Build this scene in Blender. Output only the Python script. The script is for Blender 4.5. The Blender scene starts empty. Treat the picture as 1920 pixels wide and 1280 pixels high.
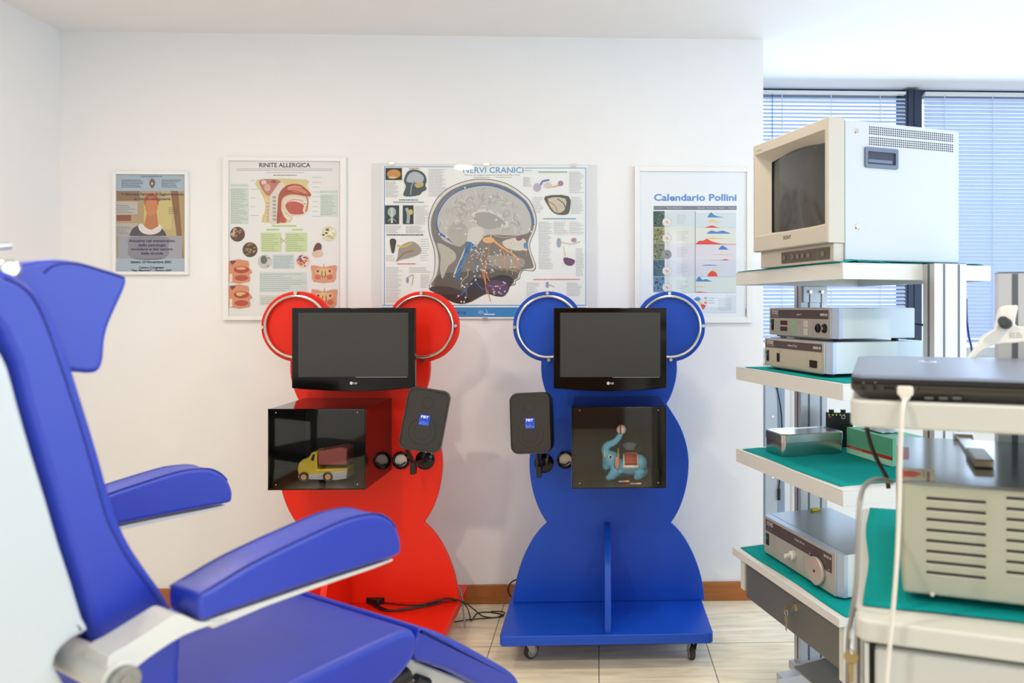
import bpy, bmesh, math, random
from mathutils import Vector, Matrix
random.seed(7)
PI = math.pi
SC = bpy.context.scene
COL = SC.collection

# ------------------------------------------------------------------ camera
EYE = 1.38; FPX = 1400.0; PPX = 1170.0; HY = 575.0; YAW = math.radians(2.0)
cam_data = bpy.data.cameras.new('camera')
cam = bpy.data.objects.new('camera', cam_data); COL.objects.link(cam)
cam.location = (0, 0, EYE); cam.rotation_euler = (PI/2, 0, -YAW)
cam_data.sensor_width = 36; cam_data.lens = 36*FPX/1920
cam_data.shift_x = -(PPX-960)/1920; cam_data.shift_y = -(640-HY)/1920
cam_data.clip_start = 0.02
cam_data.dof.use_dof = True; cam_data.dof.focus_distance = 2.9; cam_data.dof.aperture_fstop = 4.5
SC.camera = cam

# ------------------------------------------------------------------ exposure, world
SC.view_settings.view_transform = 'Standard'; SC.view_settings.look = 'None'
SC.view_settings.gamma = 1; SC.view_settings.use_curve_mapping = False
SC.view_settings.exposure = 0.2
W = bpy.data.worlds.new('daylight'); SC.world = W; W.use_nodes = True
W.node_tree.nodes['Background'].inputs[0].default_value = (0.64, 0.77, 1.0, 1)
W.node_tree.nodes['Background'].inputs[1].default_value = 1.5

def area(name, loc, rot, sx, sy, power, color, shape='RECTANGLE', spread=PI):
    l = bpy.data.lights.new(name, 'AREA'); l.shape = shape; l.size = sx; l.size_y = sy
    l.energy = power; l.color = color; l.spread = spread
    o = bpy.data.objects.new(name, l); COL.objects.link(o)
    o.location = loc; o.rotation_euler = rot
    return o
CEIL = 2.64
# daylight through the right-hand window and the blinds; the rear one is added fill
area('side_window_daylight', (3.08, 0.9, 1.6), (0, math.radians(90), 0), 1.6, 3.0, 44, (0.66, 0.83, 1.0))
area('rear_fill_daylight', (1.9, -2.86, 1.6), (math.radians(90), 0, 0), 1.9, 1.6, 23, (0.66, 0.83, 1.0))
area('blind_daylight', (1.95, 4.10, 1.85), (math.radians(-90), 0, 0), 2.2, 1.3, 17, (0.66, 0.82, 1.0))
LAMPS_AND_FILL = [(-1.18, 0.35), (1.18, 0.35), (-1.55, 2.1), (0.25, 2.1), (0.2, -2.2)]  # two read from reflections, two added to brighten the back wall, one unseen
LPOW = [22, 18, 9, 7, 8]
for i, (lx, ly) in enumerate(LAMPS_AND_FILL):
    area('lamp_or_fill_light', (lx, ly, CEIL-0.035), (0, 0, 0), 0.16, 0.16, LPOW[i], (1.0, 0.85, 0.67), 'DISK')

# ------------------------------------------------------------------ helpers
RT = Vector((math.cos(YAW), -math.sin(YAW), 0)); FW = Vector((math.sin(YAW), math.cos(YAW), 0))
def ray(px, py): return RT*((px-PPX)/FPX) + FW + Vector((0, 0, (HY-py)/FPX))
def at(px, py, Z): return Vector((0, 0, EYE)) + ray(px, py)*Z
class Fr:
    """upright local frame standing at (x, y) and turned by rot"""
    def __init__(s, x, y, rot=0.0, z=0.0):
        s.o = Vector((x, y, z)); s.rot = rot; s.R = Matrix.Rotation(rot, 3, 'Z'); s.I = s.R.transposed()
    def hit(s, px, py, ax, val):
        o = s.I @ (Vector((0, 0, EYE))-s.o); d = s.I @ ray(px, py)
        i = 'xyz'.index(ax); t = (val-o[i])/d[i]
        return o+d*t
    def xz(s, px, py, y): h = s.hit(px, py, 'y', y); return (h.x, h.z)
    def yz(s, px, py, x): h = s.hit(px, py, 'x', x); return (h.y, h.z)
    def xy(s, px, py, z): h = s.hit(px, py, 'z', z); return (h.x, h.y)
    def w(s, p): return s.o + s.R @ Vector(p)
WF = Fr(0, 0)

def lin(c):
    c = c/255.0
    return c/12.92 if c <= 0.04045 else ((c+0.055)/1.055)**2.4
_m = {}
def mat(name, rgb, rough=0.5, metal=0.0, noise=0.0, nscale=40, bump=0.0, bscale=200, coat=0.0, spec=0.5, trans=0.0, emis=None, aniso=0):
    if name in _m: return _m[name]
    m = bpy.data.materials.new(name); m.use_nodes = True; nt = m.node_tree; b = nt.nodes['Principled BSDF']
    col = tuple(lin(v) for v in rgb)+(1,)
    b.inputs['Base Color'].default_value = col; b.inputs['Roughness'].default_value = rough
    b.inputs['Metallic'].default_value = metal; b.inputs['Specular IOR Level'].default_value = spec
    b.inputs['Coat Weight'].default_value = coat
    b.inputs['Coat Roughness'].default_value = 0.45; b.inputs['Coat IOR'].default_value = 1.6
    if emis: b.inputs['Emission Color'].default_value = tuple(lin(v) for v in emis[0])+(1,); b.inputs['Emission Strength'].default_value = emis[1]
    if noise or bump:
        tc = nt.nodes.new('ShaderNodeTexCoord')
    if noise:
        n = nt.nodes.new('ShaderNodeTexNoise'); n.inputs['Scale'].default_value = nscale; n.inputs['Detail'].default_value = 4
        nt.links.new(tc.outputs['Object'], n.inputs['Vector'])
        mx = nt.nodes.new('ShaderNodeMix'); mx.data_type = 'RGBA'
        mx.inputs[6].default_value = tuple(v*(1-noise) for v in col[:3])+(1,)
        mx.inputs[7].default_value = tuple(min(1, v*(1+noise)) for v in col[:3])+(1,)
        nt.links.new(n.outputs['Fac'], mx.inputs[0]); nt.links.new(mx.outputs[2], b.inputs['Base Color'])
    if bump:
        n2 = nt.nodes.new('ShaderNodeTexNoise'); n2.inputs['Scale'].default_value = bscale; n2.inputs['Detail'].default_value = 3
        nt.links.new(tc.outputs['Object'], n2.inputs['Vector'])
        bp = nt.nodes.new('ShaderNodeBump'); bp.inputs['Strength'].default_value = bump; bp.inputs['Distance'].default_value = 0.002
        nt.links.new(n2.outputs['Fac'], bp.inputs['Height']); nt.links.new(bp.outputs['Normal'], b.inputs['Normal'])
    _m[name] = m; return m
def clear(name, tint, rough=0.02, ior=1.45):
    """thin pane: tinted see-through with a fresnel reflection"""
    if name in _m: return _m[name]
    m = bpy.data.materials.new(name); m.use_nodes = True; nt = m.node_tree
    for n in list(nt.nodes): nt.nodes.remove(n)
    o = nt.nodes.new('ShaderNodeOutputMaterial'); t = nt.nodes.new('ShaderNodeBsdfTransparent'); g = nt.nodes.new('ShaderNodeBsdfGlossy')
    f = nt.nodes.new('ShaderNodeFresnel'); x = nt.nodes.new('ShaderNodeMixShader')
    t.inputs[0].default_value = tuple(tint)+(1,); g.inputs['Roughness'].default_value = rough; f.inputs[0].default_value = ior
    ge = nt.nodes.new('ShaderNodeNewGeometry'); mu = nt.nodes.new('ShaderNodeMath'); mu.operation = 'SUBTRACT'; mu.use_clamp = True
    nt.links.new(f.outputs[0], mu.inputs[0]); nt.links.new(ge.outputs['Backfacing'], mu.inputs[1])
    nt.links.new(mu.outputs[0], x.inputs[0]); nt.links.new(t.outputs[0], x.inputs[1]); nt.links.new(g.outputs[0], x.inputs[2]); nt.links.new(x.outputs[0], o.inputs[0])
    _m[name] = m; return m

class MB:
    def __init__(s): s.bm = bmesh.new(); s.mats = []; s.cur = 0
    def use(s, m):
        if m not in s.mats: s.mats.append(m)
        s.cur = s.mats.index(m); return s
    def face(s, pts):
        try:
            f = s.bm.faces.new([s.bm.verts.new(p) for p in pts]); f.material_index = s.cur; return f
        except ValueError: return None
    def _hull(s, rings, cap=True, close=False):
        V = [[s.bm.verts.new(p) for p in r] for r in rings]; n = len(V[0])
        rng = range(len(V)) if close else range(len(V)-1)
        for i in rng:
            a, b = V[i], V[(i+1) % len(V)]
            for j in range(n):
                f = s.bm.faces.new((a[j], a[(j+1) % n], b[(j+1) % n], b[j])); f.material_index = s.cur
        if cap and not close:
            f = s.bm.faces.new(V[0][::-1]); f.material_index = s.cur
            f = s.bm.faces.new(V[-1]); f.material_index = s.cur
        return s
    def box(s, x0, x1, y0, y1, z0, z1):
        return s._hull([[(x0, y0, z), (x1, y0, z), (x1, y1, z), (x0, y1, z)] for z in (z0, z1)])
    def prism(s, poly, ax, a, b):
        """poly of 2-D points, extruded along ax from a to b"""
        def P(u, v, w): return {'x': (w, u, v), 'y': (u, w, v), 'z': (u, v, w)}[ax]
        return s._hull([[P(u, v, w) for u, v in poly] for w in (a, b)])
    def rbox(s, x0, x1, y0, y1, z0, z1, r, ax='z', n=6):
        """box with the corners rounded in the plane across ax"""
        if ax == 'z': u0, u1, v0, v1, a, b = x0, x1, y0, y1, z0, z1
        elif ax == 'y': u0, u1, v0, v1, a, b = x0, x1, z0, z1, y0, y1
        else: u0, u1, v0, v1, a, b = y0, y1, z0, z1, x0, x1
        return s.prism(rrect(u0, u1, v0, v1, r, n), ax, a, b)
    def cyl(s, p0, p1, r, n=20, r1=None):
        p0 = Vector(p0); p1 = Vector(p1); d = (p1-p0).normalized()
        a = d.orthogonal().normalized(); b = d.cross(a); r1 = r if r1 is None else r1
        return s._hull([[p+(a*math.cos(2*PI*i/n)+b*math.sin(2*PI*i/n))*rr for i in range(n)] for p, rr in ((p0, r), (p1, r1))])
    def tube(s, pts, r, n=8, close=False, smooth=4):
        pts = [Vector(p) for p in pts]
        if smooth > 1: pts = spline(pts, smooth, close)
        rings = []; up = None; N = len(pts)
        for i, p in enumerate(pts):
            if close: d = (pts[(i+1) % N]-pts[i-1]).normalized()
            else: d = (pts[min(i+1, N-1)]-pts[max(i-1, 0)]).normalized()
            if up is None: up = d.orthogonal().normalized()
            up = (up-d*up.dot(d)); up = up.normalized() if up.length > 1e-6 else d.orthogonal().normalized()
            b = d.cross(up); rr = r(i/(N-1)) if callable(r) else r
            rings.append([p+(up*math.cos(2*PI*k/n)+b*math.sin(2*PI*k/n))*rr for k in range(n)])
        return s._hull(rings, close=close)
    def lathe(s, prof, o=(0, 0, 0), ax='z', n=28):
        o = Vector(o); rings = []
        for r, h in prof:
            ring = []
            for k in range(n):
                c, q = math.cos(2*PI*k/n)*max(r, 1e-5), math.sin(2*PI*k/n)*max(r, 1e-5)
                ring.append(o+Vector({'z': (c, q, h), 'y': (c, h, q), 'x': (h, c, q)}[ax]))
            rings.append(ring)
        return s._hull(rings)
    def ball(s, c, r, sx=1, sy=1, sz=1, seg=16):
        M = Matrix.Translation(c) @ Matrix.Diagonal((sx, sy, sz, 1))
        g = bmesh.ops.create_uvsphere(s.bm, u_segments=seg, v_segments=seg//2+2, radius=r, matrix=M)
        for v in g['verts']:
            for f in v.link_faces: f.material_index = s.cur
        return s
    def torus(s, c, R, r, ax='y', n=40, m=8, a0=0, a1=2*PI):
        c = Vector(c); full = abs(a1-a0-2*PI) < 1e-6; N = n if full else n+1; pts = []
        for i in range(N):
            t = a0+(a1-a0)*i/n; u, v = math.cos(t)*R, math.sin(t)*R
            pts.append(c+Vector({'z': (u, v, 0), 'y': (u, 0, v), 'x': (0, u, v)}[ax]))
        return s.tube(pts, r, m, close=full, smooth=1)
    def xf(s, M): bmesh.ops.transform(s.bm, matrix=M, verts=s.bm.verts); return s
    def build(s, name, m=None, parent=None, smooth=35, bevel=0, seg=2, sub=0):
        if m is not None: s.mats = [m] if not s.mats else s.mats
        bmesh.ops.recalc_face_normals(s.bm, faces=s.bm.faces)
        me = bpy.data.meshes.new(name); s.bm.to_mesh(me); s.bm.free()
        for k in s.mats: me.materials.append(k)
        o = bpy.data.objects.new(name, me); COL.objects.link(o)
        if parent is not None: o.parent = parent
        if smooth:
            me.polygons.foreach_set('use_smooth', [True]*len(me.polygons)); me.set_sharp_from_angle(angle=math.radians(smooth))
        if bevel:
            b = o.modifiers.new('bevel', 'BEVEL'); b.width = bevel; b.segments = seg; b.limit_method = 'ANGLE'; b.angle_limit = math.radians(40)
        if sub:
            q = o.modifiers.new('sub', 'SUBSURF'); q.levels = sub; q.render_levels = sub
        return o
def rrect(u0, u1, v0, v1, r, n=6):
    P = []
    for cx, cy, a in ((u1-r, v0+r, -PI/2), (u1-r, v1-r, 0), (u0+r, v1-r, PI/2), (u0+r, v0+r, PI)):
        for i in range(n+1): t = a+PI/2*i/n; P.append((cx+r*math.cos(t), cy+r*math.sin(t)))
    return P
def spline(p, k, close=False):
    out = []; N = len(p)
    for i in range(N if close else N-1):
        if close: a, b, c, d = p[i-1], p[i], p[(i+1) % N], p[(i+2) % N]
        else: a, b, c, d = p[max(i-1, 0)], p[i], p[i+1], p[min(i+2, N-1)]
        for j in range(k):
            t = j/k; out.append(0.5*((2*b)+(c-a)*t+(2*a-5*b+4*c-d)*t*t+(3*b-a-3*c+d)*t**3))
    if not close: out.append(p[-1])
    return out
def sm2(pts, k=4, close=True):
    return [(v.x, v.y) for v in spline([Vector((a, b, 0)) for a, b in pts], k, close)]
def tag(o, label, cat, group=None):
    o['label'] = label; o['category'] = cat
    if group: o['group'] = group
    return o
def thing(name, label, cat, fr=None, group=None, loc=None, rot=None):
    o = bpy.data.objects.new(name, None); COL.objects.link(o); o.empty_display_size = 0.05
    if fr: o.location = fr.o; o.rotation_euler = (0, 0, fr.rot)
    if loc is not None: o.location = loc
    if rot is not None: o.rotation_euler = rot
    return tag(o, label, cat, group)
def struct(o): o['kind'] = 'structure'; return o
def plabel(o, l): o['label'] = l; return o

_tc = {}
def text_polys(s, bold=0.0, shear=0.0):
    key = (s, bold, shear)
    if key in _tc: return _tc[key]
    cu = bpy.data.curves.new('t', 'FONT'); cu.body = s; cu.resolution_u = 3; cu.offset = bold; cu.shear = shear; cu.size = 1
    ob = bpy.data.objects.new('t', cu); COL.objects.link(ob)
    dg = bpy.context.evaluated_depsgraph_get(); dg.update()
    me = bpy.data.meshes.new_from_object(ob.evaluated_get(dg))
    vs = [(v.co.x, v.co.y) for v in me.vertices]; fs = [tuple(p.vertices) for p in me.polygons]
    bpy.data.objects.remove(ob); bpy.data.curves.remove(cu); bpy.data.meshes.remove(me)
    _tc[key] = (vs, fs); return _tc[key]
class Art:
    """flat print on a plane: colours are slots, later layers lie slightly further out"""
    def __init__(s, f, step=0.000016): s.b = MB(); s.f = f; s.k = 0; s.step = step; s.fine = None
    def _c(s, c): s.b.use(mat('print_%d_%d_%d' % c, c, 0.55))
    def P(s, pts, d=0.0): return [s.f(x, y, s.k*s.step+d) for x, y in pts]
    def poly(s, c, pts, up=True):
        s._c(c)
        if up: s.k += 1
        s.b.face(s.P(pts)); return s
    def rect(s, c, x0, y0, x1, y1, up=True): return s.poly(c, [(x0, y0), (x1, y0), (x1, y1), (x0, y1)], up)
    def disc(s, c, x, y, r, ry=None, n=20, up=True):
        ry = ry or r
        return s.poly(c, [(x+r*math.cos(2*PI*i/n), y+ry*math.sin(2*PI*i/n)) for i in range(n)], up)
    def line(s, c, pts, w, sm=0, up=True):
        s._c(c)
        if up: s.k += 1
        if sm: pts = sm2(pts, sm, False)
        L, R = [], []
        for i, (x, y) in enumerate(pts):
            a = pts[max(i-1, 0)]; b = pts[min(i+1, len(pts)-1)]
            dx, dy = b[0]-a[0], b[1]-a[1]; l = math.hypot(dx, dy) or 1
            ww = w(i/(len(pts)-1)) if callable(w) else w
            L.append((x-dy/l*ww/2, y+dx/l*ww/2)); R.append((x+dy/l*ww/2, y-dx/l*ww/2))
        for i in range(len(pts)-1): s.b.face(s.P([L[i], L[i+1], R[i+1], R[i]]))
        return s
    def ring(s, c, x, y, r, w, n=28):
        s.line(c, [(x+r*math.cos(2*PI*i/n), y+r*math.sin(2*PI*i/n)) for i in range(n+1)], w); return s
    def text(s, c, t, x, y, h, width=None, align='c', bold=0.0, shear=0.0):
        """y is the baseline, h the capital height"""
        s._c(c); s.k += 1
        vs, fs = text_polys(t, bold, shear)
        if not vs: return s
        x0 = min(v[0] for v in vs); x1 = max(v[0] for v in vs); k = h/0.69; kx = k if width is None else width/(x1-x0)
        ox = {'l': x-x0*kx, 'c': x-(x0+x1)/2*kx, 'r': x-x1*kx}[align]
        V = [s.b.bm.verts.new(p) for p in s.P([(ox+a*kx, y-b*k) for a, b in vs])]
        for f in fs:
            try: q = s.b.bm.faces.new([V[i] for i in f]); q.material_index = s.b.cur
            except ValueError: pass
        return s
    def lines(s, c, x0, y0, x1, y1, n, h=0.9, rag=0.25):
        """n rows of tiny print, broken into word-long dashes"""
        s.k += 1; s._c(c)
        for i in range(n):
            y = y0+(y1-y0)*(i+0.5)/n; x = x0; xe = x1-(x1-x0)*random.random()*rag
            while x < xe:
                w = min(random.uniform(2, 6), xe-x)
                if w > 0.6: s.b.face(s.P([(x, y-h/2), (x+w, y-h/2), (x+w, y+h/2), (x, y+h/2)]))
                x += w+0.8
        return s
    def build(s, name, parent, label=None):
        bm = s.b.bm
        me = bpy.data.meshes.new(name); bm.to_mesh(me); bm.free()
        for k in s.b.mats: me.materials.append(k)
        o = bpy.data.objects.new(name, me); COL.objects.link(o); o.parent = parent
        if label: o['label'] = label
        return o

# ------------------------------------------------------------------ materials
M = dict(
    wall=mat('wall_paint', (240, 240, 240), 0.75, noise=0.02, nscale=6, bump=0.05, bscale=300),
    ceil=mat('ceiling_paint', (244, 243, 243), 0.8, noise=0.01, nscale=5),
    white=mat('white_lacquer', (218, 217, 211), 0.35),
    cartw=mat('cart_lacquer', (202, 204, 197), 0.4),
    frame=mat('white_frame', (238, 238, 236), 0.35),
    paper=mat('paper', (236, 234, 236), 0.6),
    paperblue=mat('paper_grey_blue', (178, 192, 208), 0.6),
    red=mat('red_panel', (232, 36, 12), 0.38, noise=0.03, nscale=180, bump=0.06, bscale=500, spec=0.35),
    blue=mat('blue_panel', (14, 74, 190), 0.38, noise=0.03, nscale=180, bump=0.06, bscale=500, spec=0.4),
    vinyl=mat('blue_vinyl', (0, 43, 174), 0.42, noise=0.03, nscale=20, bump=0.12, bscale=900, spec=0.6, coat=0.4),
    piping=mat('blue_piping', (10, 32, 130), 0.4),
    shell=mat('chair_shell', (200, 207, 210), 0.35),
    steel=mat('brushed_steel', (206, 206, 202), 0.28, 1.0),
    chrome=mat('chrome', (232, 232, 232), 0.1, 1.0),
    alu=mat('anodised_aluminium', (190, 192, 194), 0.4, 0.35),
    groove=mat('profile_groove', (96, 100, 106), 0.5, 0.4),
    pot=mat('pot_steel', (190, 192, 190), 0.22, 1.0, noise=0.05, nscale=30),
    black=mat('black_plastic', (22, 21, 20), 0.4),
    gloss=mat('piano_black', (8, 7, 7), 0.08, spec=0.35),
    screen=mat('lcd_screen', (52, 51, 49), 0.42, spec=0.5),
    grille=mat('speaker_grille', (44, 41, 37), 0.6, bump=0.6, bscale=900),
    rubber=mat('rubber', (46, 46, 46), 0.65),
    tyre=mat('grey_tyre', (150, 150, 148), 0.5),
    shelf=mat('shelf_white', (214, 215, 212), 0.45),
    beige=mat('beige_plastic', (196, 190, 178), 0.45),
    case=mat('monitor_case', (196, 202, 208), 0.45, bump=0.04, bscale=800),
    cabgrey=mat('drawer_grey', (98, 100, 95), 0.42, 0.0),
    instr=mat('instrument_face', (178, 176, 168), 0.42, 0.2),
    instrside=mat('instrument_case', (206, 218, 222), 0.38, 0.1),
    instrtop=mat('instrument_top', (150, 158, 164), 0.3, 0.6),
    brown=mat('brown_band', (78, 66, 66), 0.45),
    green=mat('green_cloth', (12, 150, 148), 0.9, noise=0.08, nscale=30, bump=0.4, bscale=260, spec=0.1),
    wood=None, floor=None,
    glass=clear('clear_glass', (0.97, 0.98, 0.98)),
    smoke=mat('black_acrylic', (14, 12, 11), 0.07, spec=1.0),
    smokef=clear('smoked_front', (0.95, 0.94, 0.93), 0.03, 1.6),
    mull=mat('dark_window_frame', (40, 52, 72), 0.4, 0.3),
    gold=mat('brass_key', (192, 182, 150), 0.3, 0.85),
)
def floor_mat():
    m = bpy.data.materials.new('stone_tiles'); m.use_nodes = True; nt = m.node_tree; N = nt.nodes; L = nt.links; b = N['Principled BSDF']
    tc = N.new('ShaderNodeTexCoord'); mp = N.new('ShaderNodeMapping'); L.new(tc.outputs['Object'], mp.inputs[0])
    mp.inputs['Location'].default_value = (-0.0, -0.0, 0)
    br = N.new('ShaderNodeTexBrick'); br.offset = 0.5; br.inputs['Scale'].default_value = 1
    br.inputs['Brick Width'].default_value = 0.44; br.inputs['Row Height'].default_value = 0.44
    br.offset = 0.0
    br.inputs['Mortar Size'].default_value = 0.0022; br.inputs['Mortar Smooth'].default_value = 0.2
    br.inputs['Color1'].default_value = (lin(246), lin(231), lin(196), 1); br.inputs['Color2'].default_value = (lin(251), lin(240), lin(214), 1)
    br.inputs['Mortar'].default_value = (lin(130), lin(120), lin(102), 1)
    off = N.new('ShaderNodeVectorMath'); off.operation = 'ADD'; off.inputs[1].default_value = (-0.004, 0.03, 0)
    L.new(tc.outputs['Object'], off.inputs[0]); L.new(off.outputs[0], br.inputs['Vector'])
    mp.inputs['Rotation'].default_value = (0, 0, 0.12)
    mp.inputs['Scale'].default_value = (3, 22, 1)
    n = N.new('ShaderNodeTexNoise'); n.inputs['Scale'].default_value = 1.6; n.inputs['Detail'].default_value = 6; n.inputs['Distortion'].default_value = 0.6
    L.new(mp.outputs[0], n.inputs['Vector'])
    cr = N.new('ShaderNodeValToRGB'); cr.color_ramp.elements[0].position = 0.3; cr.color_ramp.elements[0].color = (0.80, 0.79, 0.76, 1); cr.color_ramp.elements[1].position = 0.7; cr.color_ramp.elements[1].color = (1.12, 1.12, 1.12, 1)
    L.new(n.outputs['Fac'], cr.inputs[0])
    mx = N.new('ShaderNodeMix'); mx.data_type = 'RGBA'; mx.blend_type = 'MULTIPLY'; mx.inputs[0].default_value = 1
    L.new(br.outputs['Color'], mx.inputs[6]); L.new(cr.outputs[0], mx.inputs[7]); L.new(mx.outputs[2], b.inputs['Base Color'])
    b.inputs['Roughness'].default_value = 0.4
    return m
M['floor'] = floor_mat()
def wood_mat(name, c0, c1):
    m = bpy.data.materials.new(name); m.use_nodes = True; nt = m.node_tree; N = nt.nodes; L = nt.links; b = N['Principled BSDF']
    tc = N.new('ShaderNodeTexCoord'); mp = N.new('ShaderNodeMapping'); mp.inputs['Scale'].default_value = (2, 40, 40)
    n = N.new('ShaderNodeTexNoise'); n.inputs['Scale'].default_value = 2; n.inputs['Detail'].default_value = 6
    cr = N.new('ShaderNodeValToRGB'); cr.color_ramp.elements[0].color = tuple(lin(v) for v in c0)+(1,); cr.color_ramp.elements[1].color = tuple(lin(v) for v in c1)+(1,)
    L.new(tc.outputs['Object'], mp.inputs[0]); L.new(mp.outputs[0], n.inputs['Vector']); L.new(n.outputs['Fac'], cr.inputs[0]); L.new(cr.outputs[0], b.inputs['Base Color'])
    b.inputs['Roughness'].default_value = 0.45
    return m
M['wood'] = wood_mat('baseboard_wood', (146, 82, 30), (186, 116, 56))
M['door'] = wood_mat('door_wood', (120, 78, 46), (150, 102, 62))
def slat_mat():
    m = bpy.data.materials.new('blind_slat'); m.use_nodes = True; nt = m.node_tree
    for n in list(nt.nodes): nt.nodes.remove(n)
    o = nt.nodes.new('ShaderNodeOutputMaterial'); d = nt.nodes.new('ShaderNodeBsdfDiffuse'); t = nt.nodes.new('ShaderNodeBsdfTranslucent'); x = nt.nodes.new('ShaderNodeMixShader')
    d.inputs[0].default_value = (0.80, 0.86, 0.95, 1); t.inputs[0].default_value = (0.62, 0.74, 0.95, 1); x.inputs[0].default_value = 0.4
    nt.links.new(d.outputs[0], x.inputs[1]); nt.links.new(t.outputs[0], x.inputs[2]); nt.links.new(x.outputs[0], o.inputs[0])
    return m
M['slat'] = slat_mat()
# ------------------------------------------------------------------ room
D = 3.5; WD = 4.28
XL = WF.hit(113, 575, 'y', D).x; XC = WF.hit(1431, 575, 'y', D).x; XR = 3.1; YB = -2.9
def slab(name, m, *b): return struct(MB().box(*b).build(name, m))
slab('floor', M['floor'], XL-0.1, XR+0.1, YB-0.1, WD+0.3, -0.1, 0)
slab('ceiling', M['ceil'], XL-0.1, XR+0.1, YB-0.1, WD+0.3, CEIL, CEIL+0.1)
slab('wall_back', M['wall'], XL-0.1, XC, D, WD+0.2, 0, CEIL)
slab('wall_left', M['wall'], XL-0.1, XL, YB, D, 0, CEIL)
b = MB(); b.box(XL-0.1, 0.92, YB-0.1, YB, 0, CEIL); b.box(2.88, XR+0.1, YB-0.1, YB, 0, CEIL); b.box(0.92, 2.88, YB-0.1, YB, 0, 0.78); b.box(0.92, 2.88, YB-0.1, YB, 2.42, CEIL)
struct(b.build('wall_front', M['wall']))
b = MB()
for x0, x1, z0, z1 in ((0.92, 2.88, 0.78, 0.84), (0.92, 2.88, 2.36, 2.42), (0.92, 0.98, 0.84, 2.36), (2.82, 2.88, 0.84, 2.36), (1.87, 1.93, 0.84, 2.36)): b.box(x0, x1, YB-0.08, YB-0.02, z0, z1)
w3 = struct(b.build('added_rear_window', M['mull']))  # unseen window added to go with the rear fill light
MB().box(0.98, 2.82, YB-0.055, YB-0.05, 0.84, 2.36).build('pane', M['glass'], w3)
SILL = 1.09
slab('wall_window', M['wall'], XC, XR+0.1, WD, WD+0.2, 0, SILL)
# right-hand wall with its side window opening
b = MB(); b.box(XR, XR+0.1, YB, -0.7, 0, CEIL); b.box(XR, XR+0.1, 2.5, WD, 0, CEIL); b.box(XR, XR+0.1, -0.7, 2.5, 0, 0.7); b.box(XR, XR+0.1, -0.7, 2.5, 2.5, CEIL)
struct(b.build('wall_right', M['wall']))
b = MB()
for y0, y1, z0, z1 in ((-0.7, 2.5, 0.7, 0.76), (-0.7, 2.5, 2.44, 2.5), (-0.7, -0.64, 0.76, 2.44), (2.44, 2.5, 0.76, 2.44), (0.87, 0.93, 0.76, 2.44)): b.box(XR+0.02, XR+0.08, y0, y1, z0, z1)
w2 = struct(b.build('window_2', M['mull']))
MB().box(XR+0.045, XR+0.05, -0.64, 2.44, 0.76, 2.44).build('pane', M['glass'], w2)
# door behind the camera
b = MB().box(-0.6, 0.3, YB, YB+0.03, 0, 2.1); d1 = struct(b.build('door_1', M['door'], bevel=0.004))
MB().cyl((0.2, YB+0.03, 1.0), (0.2, YB+0.08, 1.0), 0.01).cyl((0.2, YB+0.08, 1.0), (0.08, YB+0.08, 1.0), 0.01).build('door_handle', M['chrome'], d1)
# baseboards
bb = 0.088
struct(MB().box(XL, XC, D-0.014, D, 0, bb).build('baseboard_back', M['wood'], bevel=0.003))
struct(MB().box(XL, XL+0.014, YB, D-0.014, 0, bb).build('baseboard_left', M['wood'], bevel=0.003))
# window behind the blinds
x_m0 = WF.hit(1697, 575, 'y', WD-0.05).x; x_m1 = WF.hit(1727, 575, 'y', WD-0.05).x
b = MB(); b.box(x_m0, x_m1, WD-0.06, WD+0.08, SILL, CEIL-0.015)
b.box(x_m0+0.012, x_m0+0.018, WD-0.066, WD-0.06, SILL, CEIL-0.015); b.box(x_m1-0.045, x_m1-0.039, WD-0.066, WD-0.06, SILL, CEIL-0.015)
b.box(XC, XR, WD, WD+0.08, CEIL-0.03, CEIL); b.box(XC, XC+0.04, WD, WD+0.08, SILL, CEIL)
w1 = struct(b.build('window_1', M['mull'])); MB().box(XC, XR, WD+0.001, WD+0.08, SILL, SILL+0.05).build('bottom_rail', M['white'], w1)
plabel(MB().box(XC, x_m0, WD+0.03, WD+0.035, SILL+0.05, CEIL-0.03).build('pane', M['glass'], w1), 'left pane')
plabel(MB().box(x_m1, XR, WD+0.03, WD+0.035, SILL+0.05, CEIL-0.03).build('pane', M['glass'], w1), 'right pane')
MB().box(XC, XR, WD-0.12, WD, SILL-0.03, SILL).build('window_sill', M['white'], w1, bevel=0.004)

def blind(x0, x1, zb, tilt, label, cords, wand):
    t = thing('venetian_blind', label, 'blind', Fr((x0+x1)/2, WD-0.02), 'venetian blinds at the window')
    h = (x1-x0)/2-0.006
    b = MB(); n = int((CEIL-0.07-zb)/0.0215); y = -0.05
    for i in range(n):
        z = CEIL-0.075-i*0.0215; c, s_ = math.cos(tilt)*0.0125, math.sin(tilt)*0.0125
        b.prism([(y-c, z-s_), (y, z+0.0016), (y+c, z+s_), (y, z+0.0009)], 'x', -h, h)
    b.build('slats', M['slat'], t, smooth=0)
    MB().box(-h, h, y-0.017, y+0.017, CEIL-0.05, CEIL-0.034).build('head_rail', M['white'], t, bevel=0.002)
    MB().box(-h, h, y-0.014, y+0.014, zb-0.014, zb+0.002).build('bottom_rail', mat('rail_blue_grey', (168, 184, 206), 0.5), t, bevel=0.002)
    cx = (x0+x1)/2
    for px in cords:
        x = WF.hit(px, 300, 'y', WD-0.09).x-cx
        MB().cyl((x, y-0.016, zb), (x, y-0.016, CEIL-0.05), 0.0022, 6).build('ladder_cord', mat('blind_cord', (196, 206, 222), 0.7), t)
    if wand:
        x = WF.hit(wand, 300, 'y', WD-0.1).x-cx
        MB().cyl((x, y-0.03, CEIL-0.06), (x, y-0.03, 1.9), 0.004, 8).build('tilt_wand', clear('wand_clear', (0.6, 0.72, 0.85)), t)
    return t
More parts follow.
